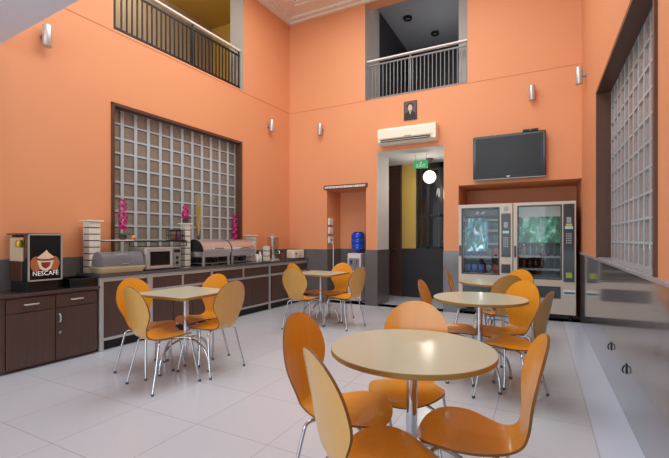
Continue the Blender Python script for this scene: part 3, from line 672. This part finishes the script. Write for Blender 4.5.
# buffet counter units and worktop
ZW = 0.868
yA, yB = 2.745, 7.0
units = [(2.745, 3.345, 'first'), (3.345, 4.40, 'second'), (4.40, 5.77, 'third'), (5.77, 7.0, 'last')]
ulabel = {'first': 'single dark brown panel between silver posts, at the near end', 'second': 'dark brown drawers over doors, behind the near square table',
          'third': 'dark brown drawers over doors, in the middle of the counter', 'last': 'dark brown panels, at the far end by the corner'}
for a, b, nm in units:
    L_ = b-a-0.004
    t = LT('counter_unit', 'buffet counter unit with '+ulabel[nm], 'cabinet', a, 0.014, 0, 'buffet counter units')
    F_ = CD-0.014
    build('carcass', MB().box(0, F_-0.03, 0, L_, 0.10, ZW-0.035), 'wenge', t)
    build('toe_kick', MB().box(0, F_-0.07, 0, L_, 0, 0.10), 'black_plastic', t)
    build('top_rail', MB().box(F_-0.03, F_, 0, L_, ZW-0.085, ZW-0.036), 'aluminium', t, bevel=0.002)
    build('bottom_rail', MB().box(F_-0.03, F_-0.004, 0, L_, 0.115, 0.145), 'aluminium', t, bevel=0.002)
    build('post', MB().box(F_-0.032, F_+0.004, 0, 0.045 if nm == 'first' else 0.07 if nm == 'second' else 0.03, 0.0, ZW-0.036), 'aluminium', t, bevel=0.002)
    if nm == 'first':
        build('door', MB().box(F_-0.029, F_-0.008, 0.05, L_-0.01, 0.15, ZW-0.09), 'wenge', t)
    else:
        build('middle_rail', MB().box(F_-0.03, F_-0.002, 0.03, L_, 0.605, 0.640), 'aluminium', t, bevel=0.002)
        nd = 2 if nm != 'last' else 1
        for q in range(nd):
            s0 = 0.07+(L_-0.08)*q/nd; s1 = 0.07+(L_-0.08)*(q+1)/nd-0.03
            build('drawer', MB().box(F_-0.029, F_-0.008, s0, s1, 0.645, ZW-0.09), 'wenge', t)
            if q: build('divider', MB().box(F_-0.03, F_-0.002, s0-0.03, s0, 0.64, ZW-0.08), 'aluminium', t)
        nd = 3
        for q in range(nd):
            s0 = 0.07+(L_-0.08)*q/nd; s1 = 0.07+(L_-0.08)*(q+1)/nd-0.008
            build('door', MB().box(F_-0.029, F_-0.010, s0, s1, 0.15, 0.60), 'wenge', t)
wt = MB(); F_ = CD+0.012
wt.add([leftmap(d, y, z) for z in (ZW-0.035, ZW) for y in (yA-0.008, yB+0.012) for d in (0.014, F_)], [(0, 2, 3, 1), (4, 5, 7, 6), (0, 1, 5, 4), (2, 6, 7, 3), (0, 4, 6, 2), (1, 3, 7, 5)])
tag(build('worktop', wt, 'granite_dark', bevel=0.002), 'long dark granite worktop running over the buffet counter', 'worktop')

# coffee machine
t = LT('coffee_machine', 'black coffee machine with cup picture and white brand lettering', 'coffee machine', 2.07, 0.03, ZC)
fd = CD-0.07
build('base', MB().box(0.02, fd-0.03, 0.01, 0.29, 0, 0.12), 'black_plastic', t, bevel=0.004)
build('housing', MB().box(0.0, fd-0.08, 0.03, 0.30, 0.12, 0.565), 'black_plastic', t, bevel=0.004)
build('door', MB().box(fd-0.08, fd, 0.0, 0.31, 0.105, 0.575), 'black_gloss', t, bevel=0.004)
fr = MB(); a, b, z0, z1 = 0.0, 0.31, 0.105, 0.575
fr.box(fd, fd+0.008, a, a+0.014, z0, z1).box(fd, fd+0.008, b-0.014, b, z0, z1).box(fd, fd+0.008, a, b, z1-0.014, z1).box(fd, fd+0.008, a, b, z0, z0+0.014)
build('trim_frame', fr, 'aluminium', t)
def ell(cy, cz, ry, rz, n=26, a0=0, a1=2*PI): return [(cy+ry*math.cos(a0+(a1-a0)*i/n), cz+rz*math.sin(a0+(a1-a0)*i/n)) for i in range(n if a1-a0 > 6.2 else n+1)]
# printed picture: hands round a cup
build('picture_hands', MB().prism(ell(0.07, 0.275, 0.048, 0.075), fd+0.0003, fd+0.0015, 'yz').prism(ell(0.235, 0.275, 0.048, 0.075), fd+0.0003, fd+0.0015, 'yz'), 'hand_print', t, smooth=False)
build('picture_cup', MB().prism([(0.075, 0.325), (0.235, 0.325), (0.205, 0.225), (0.175, 0.205), (0.135, 0.205), (0.105, 0.225)], fd+0.0016, fd+0.003, 'yz'), 'foam_print', t, smooth=False)
build('picture_coffee', MB().prism(ell(0.155, 0.325, 0.088, 0.022), fd+0.0031, fd+0.004, 'yz').prism([(0.115, 0.29), (0.2, 0.29), (0.19, 0.25), (0.157, 0.225), (0.12, 0.25)], fd+0.0031, fd+0.004, 'yz'), 'red_brown', t, smooth=False)
build('picture_foam', MB().prism([(0.075, 0.335), (0.11, 0.365), (0.15, 0.40), (0.165, 0.415), (0.175, 0.39), (0.21, 0.36), (0.236, 0.335), (0.19, 0.322), (0.12, 0.322)], fd+0.0042, fd+0.0055, 'yz'), 'foam_print', t, smooth=False)
build('lettering', text_mb('NESCAFÉ', 0.064, 0.0008).xf(lambda x, y, z: (fd+0.0062+z, 0.155+x*0.90, y+0.178)), 'white_mark', t, smooth=False)
# bean and milk canisters on its near side
build('side_canister', MB().box(0.03, fd-0.10, -0.005, 0.028, 0.30, 0.54), 'canister', t, bevel=0.008)
build('bean_container', MB().box(0.03, fd-0.10, -0.012, 0.028, 0.10, 0.30), 'beans', t, bevel=0.012)
build('canister_lid', MB().lathe([(0.032, 0), (0.036, 0.01), (0.036, 0.05), (0.03, 0.075)], 18, (fd-0.13, -0.012, 0.44)), 'gold', t)
build('top_cover', MB().box(-0.01, fd-0.02, -0.015, 0.305, 0.565, 0.582), 'wenge_top', t, bevel=0.003)

t = LT('storage_box', 'low black open box on cabinet between coffee machine and counter', 'box', 2.46, 0.05, ZC)
b = MB().box(0, 0.38, 0, 0.27, 0, 0.01).box(0, 0.01, 0, 0.27, 0.01, 0.095).box(0.37, 0.38, 0, 0.27, 0.01, 0.095).box(0.01, 0.37, 0, 0.01, 0.01, 0.095).box(0.01, 0.37, 0.26, 0.27, 0.01, 0.095)
build('box', b, 'black_gloss', t, bevel=0.002)
build('divider', MB().box(0.01, 0.37, 0.13, 0.138, 0.01, 0.085), 'black_plastic', t)

# cream pedestals carrying the glass shelf
def pedestal(y, d, w_, h, n, label, cap=True):
    t = LT('shelf_pedestal', label, 'pedestal', y, d, ZW, 'cream stacked pedestals on the worktop')
    hh = h/n
    for i in range(n):
        build('segment', MB().box(-w_/2, w_/2, -w_/2, w_/2, i*hh+0.006, (i+1)*hh-0.006), 'tower', t, bevel=0.002)
    build('core', MB().box(-w_/2+0.008, w_/2-0.008, -w_/2+0.008, w_/2-0.008, 0, h-0.008), 'black_plastic', t)
    if cap: build('cap_plate', MB().box(-w_/2-0.02, w_/2+0.02, -w_/2-0.03, w_/2+0.03, h-0.005, h+0.012), 'tower', t, bevel=0.002)
pedestal(2.84, 0.14, 0.13, 0.61, 8, 'tall cream stacked pedestal at the near end of the counter')
pedestal(4.18, 0.16, 0.10, 0.62, 7, 'tall cream stacked pedestal right of the microwave')
pedestal(5.66, 0.13, 0.13, 0.46, 6, 'shorter cream stacked pedestal behind the second chafing dish')
pedestal(5.80, 0.36, 0.09, 0.28, 3, 'smallest cream stacked pedestal in front by the juice dispenser', False)
t = LT('glass_shelf', 'long glass shelf with white end, held between the cream pedestals', 'shelf', 2.93, 0.10, 1.235)
build('pane', MB().box(0, 0.16, 0.0, 1.19, 0, 0.012), 'shelf_glass', t)
build('edge_strip', MB().box(0.16, 0.168, 0.36, 1.19, -0.003, 0.014), 'black_metal', t)
build('white_end', MB().box(-0.005, 0.175, -0.01, 0.36, 0.0125, 0.022), 'white_plastic', t, bevel=0.002)
build('lower_rail', MB().box(0.16, 0.168, 0.30, 1.19, -0.068, -0.058), 'black_metal', t)
build('rail_bracket', MB().box(0.16, 0.168, 0.30, 0.312, -0.068, 0.0).box(0.16, 0.168, 1.175, 1.187, -0.068, 0), 'black_metal', t)
SZ = 1.2572
# bread display with smoked roll-top cover
t = LT('bread_display', 'beige bread tray under a smoky clear roll-top cover', 'bread box', 3.04, 0.335, ZW)
build('tray', MB().add([(-0.10, -0.245, 0), (0.10, -0.245, 0), (0.10, 0.245, 0), (-0.10, 0.245, 0), (-0.13, -0.28, 0.075), (0.13, -0.28, 0.075), (0.13, 0.28, 0.075), (-0.13, 0.28, 0.075)],
                       [(3, 2, 1, 0), (4, 5, 6, 7), (0, 1, 5, 4), (1, 2, 6, 5), (2, 3, 7, 6), (3, 0, 4, 7)]), 'beige_tray', t, bevel=0.008)
prof = [(0.115*math.cos(a), 0.077+0.175*math.sin(a)**0.8) for a in [PI*i/16 for i in range(17)]]
build('cover', MB().prism(prof, -0.25, 0.25, 'xz'), 'smoke', t)
build('handle', MB().tube([(0.112, -0.05, 0.11), (0.128, -0.05, 0.11), (0.128, 0.05, 0.11), (0.112, 0.05, 0.11)], 0.006, 8), 'chrome', t)
for e0, e1 in ((-0.255, -0.2505), (0.2505, 0.255)): build('end_panel', MB().prism([(x*1.01, z*1.01) for x, z in prof], e0, e1, 'xz'), 'smoke', t)
# microwave
t = LT('microwave_oven', 'silver microwave oven with dark window on the worktop', 'microwave', 3.615, 0.24, ZW)
build('casing', MB().box(-0.19, 0.16, -0.27, 0.27, 0.012, 0.29), 'aluminium', t, bevel=0.008)
build('front_panel', MB().box(0.16, 0.175, -0.27, 0.27, 0.012, 0.29), 'aluminium', t, bevel=0.004)
dr = build('door', MB().box(0.175, 0.188, -0.265, 0.13, 0.02, 0.285), 'aluminium', t, bevel=0.004)
build('door_window', MB().box(0.1882, 0.190, -0.215, 0.08, 0.06, 0.24), 'black_gloss', dr)
build('handle', MB().box(0.188, 0.205, 0.10, 0.118, 0.04, 0.26), 'chrome', dr, bevel=0.004)
build('control_panel', MB().box(0.1752, 0.18, 0.14, 0.262, 0.02, 0.285), 'grey_metal', t)
build('display', MB().box(0.1801, 0.182, 0.155, 0.25, 0.22, 0.26), 'black_gloss', t)
build('dial', MB().cyl((0.18, 0.20, 0.15), 0.02, 0.012, 16, 'x'), 'black_plastic', t)
build('dial', MB().cyl((0.18, 0.20, 0.08), 0.02, 0.012, 16, 'x'), 'black_plastic', t)
for x, y in ((-0.15, -0.22), (0.14, -0.22), (-0.15, 0.22), (0.14, 0.22)): build('foot', MB().cyl((x, y, 0), 0.015, 0.013, 10), 'rubber', t)

# roll-top chafing dishes
def chafer(y, label):
    t = LT('chafing_dish', label, 'chafing dish', y, 0.24, ZW, 'steel roll-top chafing dishes')
    hw = 0.292
    pr = [(0.19*math.cos(a), 0.215+0.175*math.sin(a)) for a in [PI*i/20 for i in range(21)]]
    build('roll_top', MB().prism(pr, -hw+0.012, hw-0.012, 'xz'), 'steel', t)
    pr2 = [(x*1.03, 0.215+(z-0.215)*1.03) for x, z in pr]
    build('end_cheek', MB().prism(pr2, -hw, -hw+0.014, 'xz'), 'black_plastic', t)
    build('end_cheek', MB().prism(pr2, hw-0.014, hw, 'xz'), 'steel', t)
    build('water_pan', MB().add([(-0.17, -hw+0.02, 0.13), (0.17, -hw+0.02, 0.13), (0.17, hw-0.02, 0.13), (-0.17, hw-0.02, 0.13), (-0.20, -hw, 0.213), (0.20, -hw, 0.213), (0.20, hw, 0.213), (-0.20, hw, 0.213)],
                                [(3, 2, 1, 0), (4, 5, 6, 7), (0, 1, 5, 4), (1, 2, 6, 5), (2, 3, 7, 6), (3, 0, 4, 7)]), 'steel', t, bevel=0.004)
    build('handle', MB().tube(smooth_path([(0.19, -0.10, 0.25), (0.225, -0.09, 0.26), (0.225, 0.09, 0.26), (0.19, 0.10, 0.25)], 4), 0.008, 8), 'chrome', t)
    for sx in (-1, 1):
        for sy in (-1, 1):
            build('leg', MB().box(sx*0.17-0.012, sx*0.17+0.012, sy*0.255-0.02, sy*0.255+0.02, 0, 0.15), 'steel', t, bevel=0.003)
    build('base_shelf', MB().box(-0.15, 0.15, -0.24, 0.24, 0.03, 0.038), 'steel', t)
    for s in (-1, 1):
        bn = build('burner', MB().lathe([(0.04, 0.038), (0.045, 0.045), (0.045, 0.09), (0.03, 0.10)], 16, (0, s*0.13, 0)), 'black_metal', t)
    return t
chafer(4.545, 'polished steel roll-top chafing dish beside the tall pedestal, nearer')
chafer(5.14, 'polished steel roll-top chafing dish in front of the short pedestal, farther')

# dark basket with jars near the microwave
t = LT('wire_basket', 'dark wire basket on the glass shelf left of the pedestal', 'basket', 3.99, 0.18, SZ-0.009)
bk = MB()
for z in (0.005, 0.075, 0.15):
    bk.tube([(-0.07, -0.1, z), (0.07, -0.1, z), (0.07, 0.1, z), (-0.07, 0.1, z), (-0.07, -0.1, z)], 0.005, 6)
for i in range(7):
    y = -0.1+0.2*i/6; bk.tube([(0.07, y, 0.005), (0.07, y, 0.15)], 0.004, 6); bk.tube([(-0.07, y, 0.005), (-0.07, y, 0.15)], 0.004, 6); bk.tube([(-0.07, y, 0.005), (0.07, y, 0.005)], 0.004, 6)
for i in range(4):
    x = -0.07+0.14*i/3; bk.tube([(x, -0.1, 0.005), (x, -0.1, 0.15)], 0.004, 6); bk.tube([(x, 0.1, 0.005), (x, 0.1, 0.15)], 0.004, 6)
build('frame', bk, 'black_metal', t)
for k, (yy, cc, nmc) in enumerate(((-0.05, (150, 110, 84), 'brown'), (0.045, (120, 70, 90), 'plum'))):
    j = LT('storage_jar', nmc+' lidded jar standing in the dark wire basket', 'jar', 3.99+yy, 0.18, SZ+0.002)
    build('jar', MB().lathe([(0.036, 0), (0.04, 0.008), (0.04, 0.10), (0.03, 0.115)], 16), mat('jar '+nmc, cc, 0.3, coat=0.4), j)
    build('lid', MB().cyl((0, 0, 0.115), 0.034, 0.022, 16), 'black_plastic', j)

# orchids and dried plant
def orchid(y, d, z, h, label, n=26, fruit=False):
    t = LT('potted_orchid', label, 'orchid', y, d, z, 'magenta orchids along the glass block window')
    build('pot', MB().lathe([(0.025, 0), (0.04, 0.01), (0.045, 0.05), (0.03, 0.06)], 16), 'pot', t)
    build('stem', MB().tube(smooth_path([(0, 0, 0.05), (0.005, 0.01, h*0.4), (0.01, -0.005, h*0.75), (0, 0.015, h)], 5), 0.004, 6), 'leaf', t)
    lf = MB()
    for k in range(5):
        a = k*2*PI/5+0.4; dx, dy = math.cos(a), math.sin(a)
        pts = [(0.01, 0.05), (0.05, 0.085), (0.10, 0.075)]; ws = [0.008, 0.02, 0.002]
        vs = []
        for (r, zz), w_ in zip(pts, ws):
            vs += [(dx*r-dy*w_, dy*r+dx*w_, zz), (dx*r, dy*r, zz-0.008), (dx*r+dy*w_, dy*r-dx*w_, zz)]
        lf.add(vs, [(0, 1, 4, 3), (1, 2, 5, 4), (3, 4, 7, 6), (4, 5, 8, 7)])
    build('leaves', lf, 'leaf', t)
    random.seed(int(y*100))
    for k in range(n):
        zz = h*0.28+(h*0.74)*k/n; a = k*2.4+random.random()*0.5; rr = 0.022+0.022*math.sin(PI*min(1, (k+3)/(n+1)))
        cx_, cy_ = rr*math.cos(a), rr*math.sin(a)
        fl = MB()
        s = 0.026*(1.15-0.5*k/n)
        c0 = Vector((cx_, cy_, zz)); nrm = Vector((math.cos(a), math.sin(a), 0.15)).normalized()
        u_ = nrm.cross(Vector((0, 0, 1))).normalized(); v_ = u_.cross(nrm)
        for q in range(5):
            b_ = q*2*PI/5+0.3; dr_ = u_*math.cos(b_)+v_*math.sin(b_); sd = u_*-math.sin(b_)+v_*math.cos(b_)
            fl.add([c0, c0+dr_*s*0.7+sd*s*0.5+nrm*0.004, c0+dr_*s*1.35+nrm*0.002, c0+dr_*s*0.7-sd*s*0.5+nrm*0.004], [(0, 1, 2, 3)])
        build('blossom', fl, 'magenta', t)
    return t
orchid(3.22, 0.15, SZ+0.001, 0.52, 'magenta orchid spike at the near end of the glass shelf', 30)
orchid(4.18, 0.16, ZW+0.632+0.001, 0.27, 'short magenta orchid on the tall pedestal by the microwave', 20)
orchid(5.44, -0.052, HG+0.001, 0.67, 'magenta orchid spike behind the farther chafing dish', 34)
tag(build('peach_ornament', MB().sphere((0, 0, 0.031), 0.031, 16), 'peach', loc=(LX(3.33)+0.20, 3.33, SZ), ), 'small round peach coloured fruit beside the orchid pot', 'fruit')
t = LT('dried_plant', 'tall dried straw coloured plant behind the nearer chafing dish', 'plant', 4.62, -0.05, HG)
build('vase', MB().lathe([(0.02, 0), (0.024, 0.01), (0.018, 0.18), (0.014, 0.26)], 14), 'pot', t)
bl = MB()
for k in range(9):
    a = k*0.7; top = 1.12-0.09*(k % 4); dx = 0.018*math.cos(a); dy = 0.05*math.sin(a)
    bl.tube(smooth_path([(0, 0, 0.22), (dx*0.4, dy*0.4, 0.4), (dx, dy, top-0.19)], 4), 0.004, 5, rads=[0.003+0.006*math.sin(PI*i/8) for i in range(9)])
build('stalks', bl, 'straw', t)

# juice dispenser, cups, toaster, napkin box
t = LT('juice_dispenser', 'clear cylindrical juice dispenser on steel stand by the corner', 'drink dispenser', 6.06, 0.31, ZW)
build('base', MB().lathe([(0.125, 0), (0.125, 0.015), (0.10, 0.035), (0.05, 0.04), (0.045, 0.12), (0.10, 0.135)], 24), 'steel', t)
build('cylinder', MB().lathe([(0.10, 0.137), (0.11, 0.145), (0.11, 0.42)], 24, cap=False), 'clear', t)
build('lid', MB().lathe([(0.114, 0.42), (0.116, 0.44), (0.07, 0.465), (0.02, 0.47), (0.018, 0.49), (0.008, 0.50)], 24), 'steel', t)
build('ice_core', MB().cyl((0, 0, 0.14), 0.028, 0.27, 14), 'steel', t)
build('tap', MB().tube([(0.10, 0, 0.17), (0.15, 0, 0.17), (0.15, 0, 0.13)], 0.012, 10), 'chrome', t)
for k, (yy, dd) in enumerate(((5.60, 0.38), (5.50, 0.40), (6.28, 0.36))):
    t = LT('condiment_bottle', ['white condiment bottle between chafing dish and small pedestal', 'white condiment bottle nearest the farther chafing dish', 'dark topped sauce bottle right of the juice dispenser'][k], 'bottle', yy, dd, ZW)
    build('bottle', MB().lathe([(0.026, 0), (0.03, 0.006), (0.03, 0.11), (0.015, 0.14)], 14), 'white_plastic' if k < 2 else 'red_brown', t)
    build('cap', MB().lathe([(0.016, 0.14), (0.016, 0.16), (0.006, 0.185)], 12), 'white_plastic' if k == 0 else 'black_plastic', t)
t = LT('toaster', 'white toaster at the far end of the worktop', 'toaster', 6.78, 0.32, ZW)
build('casing', MB().box(-0.09, 0.09, -0.19, 0.19, 0.012, 0.185), 'cream_plastic', t, bevel=0.02)
build('slot', MB().box(-0.045, -0.02, -0.13, 0.13, 0.180, 0.188).box(0.02, 0.045, -0.13, 0.13, 0.180, 0.188), 'black_plastic', t)
build('dial', MB().cyl((0.09, 0.03, 0.07), 0.018, 0.014, 16, 'x'), 'grey_metal', t)
build('lever', MB().box(0.09, 0.115, -0.13, -0.10, 0.10, 0.12), 'black_plastic', t)
build('foot', MB().box(-0.08, 0.08, -0.17, 0.17, 0, 0.014), 'black_plastic', t)

# ------------------------------------------------------------------ tables
def arch_leg(a, R, r=0.011):
    pts = []
    for i in range(11):
        q = PI/2*i/10
        rr = 0.028+(R-0.028)*math.sin(q)**0.9 if i else 0.028
        pts.append((rr*math.cos(a), rr*math.sin(a), 0.012+0.27*math.cos(q)**0.8 if i < 10 else 0.012))
    return MB().tube(pts, r, 10)
def table(loc, label, shape, size, leg_rot, rotz=0, group=None):
    t = thing('cafe_table', label, 'table', loc, rotz, group)
    H = 0.745; th = 0.024
    if shape == 'round':
        top = MB().lathe([(size-0.002, H-0.001), (size, H-0.003), (size, H-th+0.003), (size-0.003, H-th)], 72, cap=False)
        n = len(top.v)
        e = build('table_edging', top, 'table_edge', t)
        build('tabletop', MB().lathe([(size-0.002, H-th+0.001), (size-0.002, H)], 72), 'table_top', t)
    else:
        def rsq(h, r=0.05):
            o = []
            for cx_, cy_, a0 in ((h-r, h-r, 0), (-h+r, h-r, PI/2), (-h+r, -h+r, PI), (h-r, -h+r, 3*PI/2)):
                for i in range(7): o.append((cx_+r*math.cos(a0+PI/2*i/6), cy_+r*math.sin(a0+PI/2*i/6)))
            return o
        build('table_edging', MB().prism(rsq(size), H-th, H-0.0015, 'xy'), 'table_edge', t)
        build('tabletop', MB().prism(rsq(size-0.002), H-0.0014, H, 'xy'), 'table_top', t)
    build('pedestal', MB().lathe([(0.012, 0.06), (0.02, 0.10), (0.027, 0.22), (0.0275, 0.70)], 20), 'chrome', t)
    build('mounting_plate', MB().box(-0.12, 0.12, -0.12, 0.12, 0.70, H-th), 'black_metal', t)
    for k in range(4):
        a = leg_rot+k*PI/2
        lg = build('leg', arch_leg(a, 0.31), 'chrome', t)
        build('foot', MB().cyl((0.31*math.cos(a), 0.31*math.sin(a), 0), 0.016, 0.014, 12), 'rubber', lg)
    return t
c_, s_ = math.cos(TH), math.sin(TH)
def W(xc, t): return (xc*c_-t*s_, xc*s_+t*c_, 0)   # offsets measured from where the photographer stood
rn = 'round cafe tables'; sq = 'square cafe tables'
table((-0.551, 1.877, 0), 'round pale cafe table nearest the camera, on a chrome pole', 'round', 0.39, 0.3872, 0, rn)
table((-0.480, 3.749, 0), 'round pale cafe table in the middle, behind the nearest one', 'round', 0.40, -0.906, 0, rn)
table((-0.513, 5.207, 0), 'round pale cafe table farthest back, before the vending machines', 'round', 0.39, 0.007, 0, rn)
table((-3.13, 2.827, 0), 'square pale cafe table beside the buffet counter, nearer one', 'square', 0.35, 0, 0, sq)
table((-3.02, 5.36, 0), 'square pale cafe table at the back, near the water dispenser niche', 'square', 0.35, 0, 0, sq)

# ------------------------------------------------------------------ chairs
def chair_shell():
    ctrl = [(0.225, 0.406), (0.19, 0.423), (0.12, 0.432), (0.02, 0.428), (-0.08, 0.421), (-0.15, 0.424), (-0.198, 0.450), (-0.220, 0.505), (-0.236, 0.59), (-0.256, 0.69), (-0.275, 0.785), (-0.296, 0.878)]
    path = smooth_path([(0, y, z) for y, z in ctrl], 10)
    ln = [0]
    for i in range(1, len(path)): ln.append(ln[-1]+(path[i]-path[i-1]).length)
    L = ln[-1]
    def at(u):
        s = u*L
        for i in range(1, len(path)):
            if ln[i] >= s-1e-9:
                f_ = (s-ln[i-1])/(ln[i]-ln[i-1]); p = path[i-1].lerp(path[i], f_)
                tg = (path[min(i+1, len(path)-1)]-path[max(i-2, 0)]).normalized(); return p, tg
        return path[-1], (path[-1]-path[-2]).normalized()
    us, ub, uw = 0.22, 0.755, 0.505
    def hw(u):
        if u < us: return 0.208*math.sqrt(max(0, 1-((us-u)/us)**2.3))
        if u < uw: return 0.112+(0.208-0.112)*0.5*(1+math.cos(PI*(u-us)/(uw-us)))
        if u < ub: return 0.112+(0.200-0.112)*0.5*(1-math.cos(PI*(u-uw)/(ub-uw)))
        return 0.200*math.sqrt(max(0, 1-((u-ub)/(1-ub))**2.1))
    U = []
    n = 14
    for i in range(n): U.append(us*(1-math.cos(PI/2*i/n)))
    n = 12
    for i in range(n): U.append(us+(0.505-us)*i/n)
    kcut = len(U)
    n = 14
    for i in range(n): U.append(0.505+(ub-0.505)*i/n)
    n = 14
    for i in range(n+1): U.append(ub+(1-ub)*math.sin(PI/2*i/n))
    NV = 12
    rows = []
    th = 0.0105
    for u in U:
        p, tg = at(u); nrm = Vector((0, -tg.z, tg.y))      # points up on the seat, ...
        if nrm.z < 0 and u < 0.4: nrm = -nrm
        nrm = Vector((0, -tg.z, tg.y)); nrm = nrm if (u > 0.45 and nrm.y > 0) or (u <= 0.45 and nrm.z > 0) else -nrm
        h = max(hw(u), 0.0015)
        cv = 0.016 if u < 0.4 else 0.016+0.012*min(1, (u-0.4)/0.3)
        rows.append([(p+Vector((h*v, 0, 0))+nrm*(cv*(h*v/0.2)**2), nrm) for v in [-1+2*j/NV for j in range(NV+1)]])
    def make(i0, i1):
        mb = MB(); R = rows[i0:i1+1]; m_ = NV+1; vs = []
        for side in (0, 1):
            for r in R:
                for p, nrm in r: vs.append(p+nrm*(0 if side == 0 else -th))
        off = len(R)*m_; fs = []; ms = []
        for i in range(len(R)-1):
            for j in range(NV):
                a = i*m_+j; fs.append((a, a+1, a+m_+1, a+m_)); ms.append(0)
                a += off; fs.append((a, a+m_, a+m_+1, a+1)); ms.append(1)
        for i in range(len(R)-1):
            for j in (0, NV):
                a = i*m_+j; fs.append((a, a+m_, a+m_+off, a+off)); ms.append(2)
        for i in (0, len(R)-1):
            for j in range(NV):
                a = i*m_+j; fs.append((a, a+1, a+1+off, a+off)); ms.append(2)
        mb.v = [tuple(v) for v in vs]; mb.f = fs; mb.m = ms; return mb
    return make(0, kcut), make(kcut, len(rows)-1)
def make_chair():
    t = thing('cafe_chair', '', 'chair')
    seat, back = chair_shell()
    build('seat', seat, ['chair_front', 'chair_back', 'ply_edge'], t)
    b = build('backrest', back, ['chair_front', 'chair_back', 'ply_edge'], t)
    build('mounting_plate', MB().lathe([(0.07, 0.390), (0.075, 0.395), (0.075, 0.403), (0.05, 0.407)], 20, (0, 0.0, 0)), 'black_metal', t)
    for sx in (-1, 1):
        for (yt, yk, yf) in ((0.03, 0.15, 0.215), (-0.03, -0.13, -0.215)):
            pts = smooth_path([(sx*0.02, yt*0.6, 0.398), (sx*0.08, yt+(yk-yt)*0.4, 0.398), (sx*0.135, yk*0.9, 0.398), (sx*0.165, yk*1.02, 0.388), (sx*0.178, yk*1.08, 0.36), (sx*0.20, (yk+yf)/2, 0.20), (sx*0.222, yf, 0.012)], 4)
            lg = build('leg', MB().tube(pts, 0.0088, 10), 'chrome', t)
            build('foot_cap', MB().cyl((sx*0.222, yf, 0), 0.0125, 0.02, 10), 'rubber', lg)
    return t
chairs = [
 # cam offset of the seat centre, heading, label, group
 ((0.059, 1.978), (0.8994, -0.4372), 'orange cafe chair left of the nearest round table, full inner back showing', 'n'),
 ((0.189, 1.527), (0.927, 0.375), 'orange cafe chair in the left foreground, its pale back toward the camera', 'n'),
 ((0.4133, 2.2399), (-0.374, -0.9274), 'orange cafe chair tucked behind the nearest round table, facing the camera', 'n'),
 ((0.589, 1.725), (-0.9376, 0.3478), 'orange cafe chair in the right foreground, seen from the side', 'n'),
 ((1.5376, 3.6274), (-0.9199, -0.3922), 'orange cafe chair right of the middle round table, inner back showing', 'm'),
 ((1.416, 3.186), (-0.7469, 0.6649), 'orange cafe chair at right front of the middle table, brown back outside', 'm'),
 ((1.093, 3.703), (0.9067, -0.4218), 'orange cafe chair left of the middle round table, narrow disc back', 'm'),
 ((1.871, 4.579), (-0.118, 0.993), 'orange cafe chair before the farthest round table, its back to the camera', 't'),
 ((2.171, 4.961), (-0.8376, -0.5464), 'orange cafe chair at the right of the farthest round table', 't'),
 ((1.74, 5.079), (0.9318, -0.3629), 'orange cafe chair left of the farthest round table, seen edge-on', 't'),
 ((-1.783, 3.85), (0.892, -0.452), 'orange cafe chair between the near square table and the counter', 'l'),
 ((-1.509, 3.5025), (0.6182, 0.786), 'orange cafe chair at the near square table, closest, beige-gold back outward', 'l'),
 ((-1.199, 3.872), (-0.8772, 0.4801), 'orange cafe chair right of the near square table, pale back outward', 'l'),
 ((-1.445, 4.225), (-0.454, -0.891), 'orange cafe chair behind the near square table, facing the camera', 'l'),
 ((-0.44, 5.66), (0.46, 0.8879), 'orange cafe chair at left front of the far square table, pale back outward', 'f'),
 ((-0.441, 6.266), (0.8678, -0.4969), 'orange cafe chair behind left of the far square table, mostly hidden', 'f'),
 ((0.009, 6.279), (-0.4651, -0.8852), 'orange cafe chair behind the far square table, before the dispenser niche', 'f'),
 ((0.14, 5.76), (-0.783, 0.622), 'orange cafe chair right of the far square table, its back outward', 'f'),
]
gname = {'n': 'chairs around the nearest round table', 'm': 'chairs around the middle round table', 't': 'chairs around the farthest round table', 'l': 'chairs around the near square table', 'f': 'chairs around the far square table'}
proto = make_chair()
for i, (p, h, lb, gk) in enumerate(chairs):
    o = proto if i == 0 else copy_tree(proto)
    o.location = W(*p)
    hx, hy, _ = W(*h); o.rotation_euler = (0, 0, math.atan2(-hx, hy))
    o['label'] = lb; o['category'] = 'chair'; o['group'] = gname[gk]
